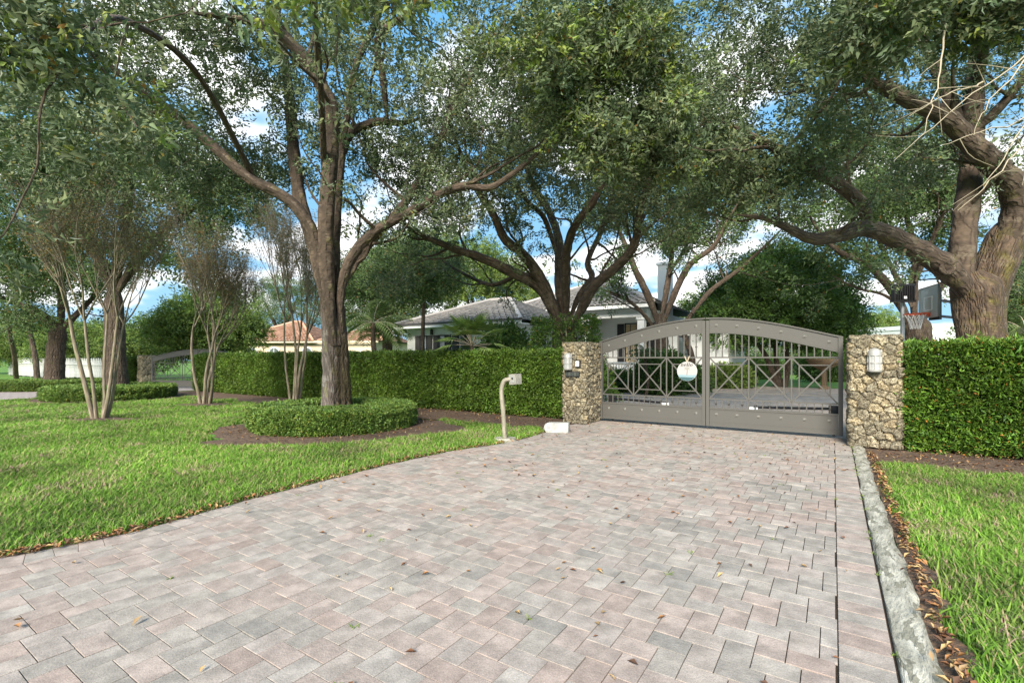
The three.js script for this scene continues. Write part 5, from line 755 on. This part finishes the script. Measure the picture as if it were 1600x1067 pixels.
// ---------- basketball hoop, floodlight pole, lime panel, bowl ----------
{
  const Z = 11.9, t = thing('basketball_hoop', 'basketball hoop with clear backboard and orange rim behind the right pillar', 'basketball hoop');
  const c = at(1452, 472, Z), turn = 1.22, bb = new THREE.Group(); bb.name = 'backboard'; bb.position.copy(c); bb.rotation.y = turn; t.add(bb);
  const pane = new THREE.MeshPhysicalMaterial({ color: lin(0.62, 0.66, 0.64), roughness: 0.3, transmission: 0.35, thickness: 0 });
  mesh('panel', bx(0.98, 0.74, 0.025), pane, bb); mesh('border', [bx(1.0, 0.03, 0.04, 0, 0.37, 0), bx(1.0, 0.03, 0.04, 0, -0.37, 0), bx(0.03, 0.72, 0.04, -0.5, 0, 0), bx(0.03, 0.72, 0.04, 0.5, 0, 0)], M.pewter, bb); mesh('target_box', [bx(0.44, 0.025, 0.008, 0, 0.12, -0.018), bx(0.44, 0.025, 0.008, 0, -0.2, -0.018), bx(0.025, 0.3, 0.008, -0.21, -0.04, -0.018), bx(0.025, 0.3, 0.008, 0.21, -0.04, -0.018)], M.whitePaint, bb);
  const rp = at(1431, 491, Z - 0.05), rim = mesh('rim', new THREE.TorusGeometry(0.225, 0.016, 8, 28).rotateX(Math.PI / 2), M.orange, t, rp); mesh('bracket', bar(V3(0.2, 0, 0), V3(0.36, 0, 0.02), 0.09, 0.09), M.orange, rim);
  const net = []; for (let i = 0; i < 12; i++) for (const d of [1, -1]) { const P = (k) => { const a = (i + d * k * 1.5) / 12 * 6.28, r = lerp(0.215, 0.1, Math.sqrt(k)); return V3(Math.cos(a) * r, -0.36 * k, Math.sin(a) * r); }; net.push(tube([P(0), P(0.33), P(0.66), P(1)], [0.006, 0.006, 0.006, 0.006], 4)); } mesh('net', net, M.whitePaint, rim);
  const pc = at(1540, 480, Z + 0.5); mesh('arm', bar(at(1458, 468, Z), pc.clone().setY(at(0, 474, Z).y), 0.05), M.dark, t); mesh('arm', bar(at(1458, 493, Z), pc.clone().setY(at(0, 498, Z).y), 0.05), M.dark, t); mesh('post', bx(0.12, 3.0, 0.12, pc.x, 1.5, pc.z), M.dark, t); mesh('rear_frame', bx(0.06, 0.78, 0.3, at(1462, 475, Z).x, at(1462, 475, Z).y, -Z), M.dark, t);
  const f = thing('floodlight_pole', 'galvanised pole with a black floodlight head behind the right pillar', 'floodlight', at(1411, 560, 12.2).setY(0));
  mesh('pole', new THREE.CylinderGeometry(0.045, 0.045, 3.15, 14).translate(0, 1.575, 0), M.steel, f); mesh('pole_cap', new THREE.SphereGeometry(0.047, 12, 6, 0, 6.28, 0, 1.57).translate(0, 3.15, 0), M.steel, f);
  const hd = mesh('lamp_head', [bx(0.52, 0.44, 0.1), bx(0.56, 0.05, 0.13, 0, 0.2, 0), bx(0.56, 0.05, 0.13, 0, -0.2, 0), ...Array.from({ length: 8 }, (_, i) => bx(0.015, 0.34, 0.05, -0.2 + i * 0.057, 0, 0.07))], M.dark, f, [-0.1, 3.12, 0.14]); mesh('label_plate', bx(0.07, 0.06, 0.005, -0.02, -0.12, 0.1), M.whitePaint, hd); mesh('bracket', bx(0.3, 0.05, 0.06, 0.05, -0.02, -0.09), M.steel, hd);
  const l = thing('playhouse_panel', 'bright lime green upright play panel beyond the middle of the gate', 'play panel', at(1131, 590, 28).setY(0)); mesh('panel', bx(0.32, 2.7, 0.3, 0, 1.35, 0), M.lime, l); mesh('roof_board', bx(0.5, 0.08, 0.5, 0, 2.75, 0), M.lime, l);
  const g = thing('play_tower', 'grey play tower beside the lime panel in the back yard', 'playset', at(1150, 590, 30).setY(0)); for (const x of [-0.5, 0.5]) for (const z of [-0.4, 0.4]) mesh('post', bx(0.12, 2.4, 0.12, x, 1.2, z), M.pewter, g); mesh('deck', bx(1.2, 0.1, 1, 0, 1.1, 0), M.shutter, g); mesh('side_board', bx(1.1, 0.6, 0.06, 0, 1.5, 0.42), M.pewter, g); mesh('top_beam', bx(1.2, 0.12, 1, 0, 2.42, 0), M.shutter, g);
  const o = thing('planter_bowl', 'wide brown stone bowl on a stem beyond the right gate leaf', 'planter', at(1288, 590, 24).setY(0)), prof = [[0.2, 0], [0.24, 0.06], [0.13, 0.2], [0.14, 0.9], [0.3, 1.0], [0.62, 1.2], [0.78, 1.42], [0.8, 1.48], [0.72, 1.46]].map(([x, y]) => new THREE.Vector2(x, y)); mesh('bowl', new THREE.LatheGeometry(prof, 24), std({ map: M.concrete.map, color: lin(0.62, 0.45, 0.33) }), o); mesh('soil', new THREE.CircleGeometry(0.72, 20).rotateX(-Math.PI / 2), M.soil, o, [0, 1.45, 0]);
}
// ---------- fallen leaves and weeds ----------
{
  const R = rng(900), mk = (seed, c) => { const r = rng(seed), pos = [], col = [], idx = []; leafShape(pos, col, idx, V3(-0.03, 0.004, 0), V3(1, 0.06, 0).normalize(), V3(0, 1, 0), 0.062, 0.026, c, 0.35 + 0.4 * r(), -0.1 - 0.2 * r()); return fromArrays(pos, null, col, idx); };
  const kinds = [mk(1, [0.20, 0.085, 0.035]), mk(2, [0.36, 0.17, 0.06]), mk(3, [0.11, 0.055, 0.03]), mk(4, [0.45, 0.30, 0.13]), mk(5, [0.30, 0.20, 0.10])];
  const spread = (name, label, n, fn) => { const g = new THREE.Group(); g.name = numbered(name); scene.add(g); tag(g, label, null, null, 'stuff'); const pts = []; for (let i = 0; i < n; i++) { const p = fn(); if (p) pts.push(p); } kinds.forEach((k, j) => { const mine = pts.filter((_, i) => i % kinds.length === j), im = new THREE.InstancedMesh(k, M.dry, mine.length); im.name = 'dead_leaf'; stuff(im); const m = new THREE.Matrix4(), q = new THREE.Quaternion(), e = new THREE.Euler(); mine.forEach((p, i) => { const s = 0.5 + 0.6 * R(); q.setFromEuler(e.set((R() - .5) * 0.5, R() * 6.28, (R() - .5) * (p.heap ? 1.4 : 0.5))); im.setMatrixAt(i, m.compose(p.v, q, V3(s, s, s * (0.7 + 0.5 * R())))); }); g.add(im); }); };
  spread('fallen_leaves', 'scattered brown leaves on the driveway pavers', 900, () => { const u = 10.9 * Math.pow(R(), 0.75), v = lerp(-6.5, 0.2, R()), p = UV(u, v); if (insideEdge(p.x, p.z) < 0.03) return null; const near = fbm(p.x * 0.8, p.z * 0.8, 4, 2) + (u > 8 ? 0.2 : 0); if (R() > 0.45 + near) return null; p.y = 0.005 + 0.004 * R(); return { v: p }; });
  spread('fallen_leaves', 'brown leaf litter filling the gutter beside the concrete edging', 1000, () => { const u = lerp(-0.5, 9.6, R()), v = 0.50 + 0.055 * (R() + R() - 1) - (R() < 0.12 ? 0.1 * R() : 0), p = UV(u, v); p.y = 0.0 + 0.03 * R() + (v < 0.44 ? 0.035 : 0); return { v: p, heap: true }; });
  spread('fallen_leaves', 'brown leaves along the lawn edge of the driveway', 700, () => { const i = 20 + Math.floor(R() * 200), e = edge[i], f = edgeInfo(e.x, e.z), k = -0.11 + 0.16 * R(), p = V3(e.x + f.nx * edge.flip * k, 0.004 + 0.02 * R(), e.z + f.nz * edge.flip * k); if (p.x < -6) return null; return { v: p, heap: k < 0 }; });
  spread('fallen_leaves', 'leaf litter on the soil beds under the hedges and the oak', 1500, () => { const r = R(); let p; if (r < 0.45) p = UV(lerp(9, 10.8, R()), lerp(-14, -5.4, R())); else if (r < 0.7) p = UV(lerp(8.8, 10.3, R()), lerp(0.6, 4, R())); else { const a = R() * 6.28, q = 1.75 + 0.5 * R(); p = V3(C1.x + Math.cos(a) * q, 0, C1.z + Math.sin(a) * q * 0.95); } p.y = 0.012 + 0.03 * R(); return { v: p, heap: true }; });
  const w = new THREE.Group(); w.name = 'joint_weeds'; scene.add(w); tag(w, 'small green weeds sprouting from the paver joints', null, null, 'stuff');
  const pos = [], col = [], idx = []; for (let i = 0; i < 90; i++) { const u = 10.5 * R(), v = R() < 0.4 ? 0.255 : lerp(-5, 0.1, R()), p = UV(u, v); if (insideEdge(p.x, p.z) < 0.1) continue; for (let k = 0; k < 9; k++) { const d = V3(R() - .5, 0.5, R() - .5).normalize(); leafShape(pos, col, idx, V3(p.x + (R() - .5) * 0.05, -0.005, p.z + (R() - .5) * 0.05), d, V3(0, 1, 0.2), 0.02 + 0.02 * R(), 0.006, mixc([0.12, 0.2, 0.03], [0.3, 0.38, 0.06], R()), 0.2, 0.3); } } mesh('weed_leaves', fromArrays(pos, null, col, idx), M.leaf, w);
}
renderer.render(scene, camera);
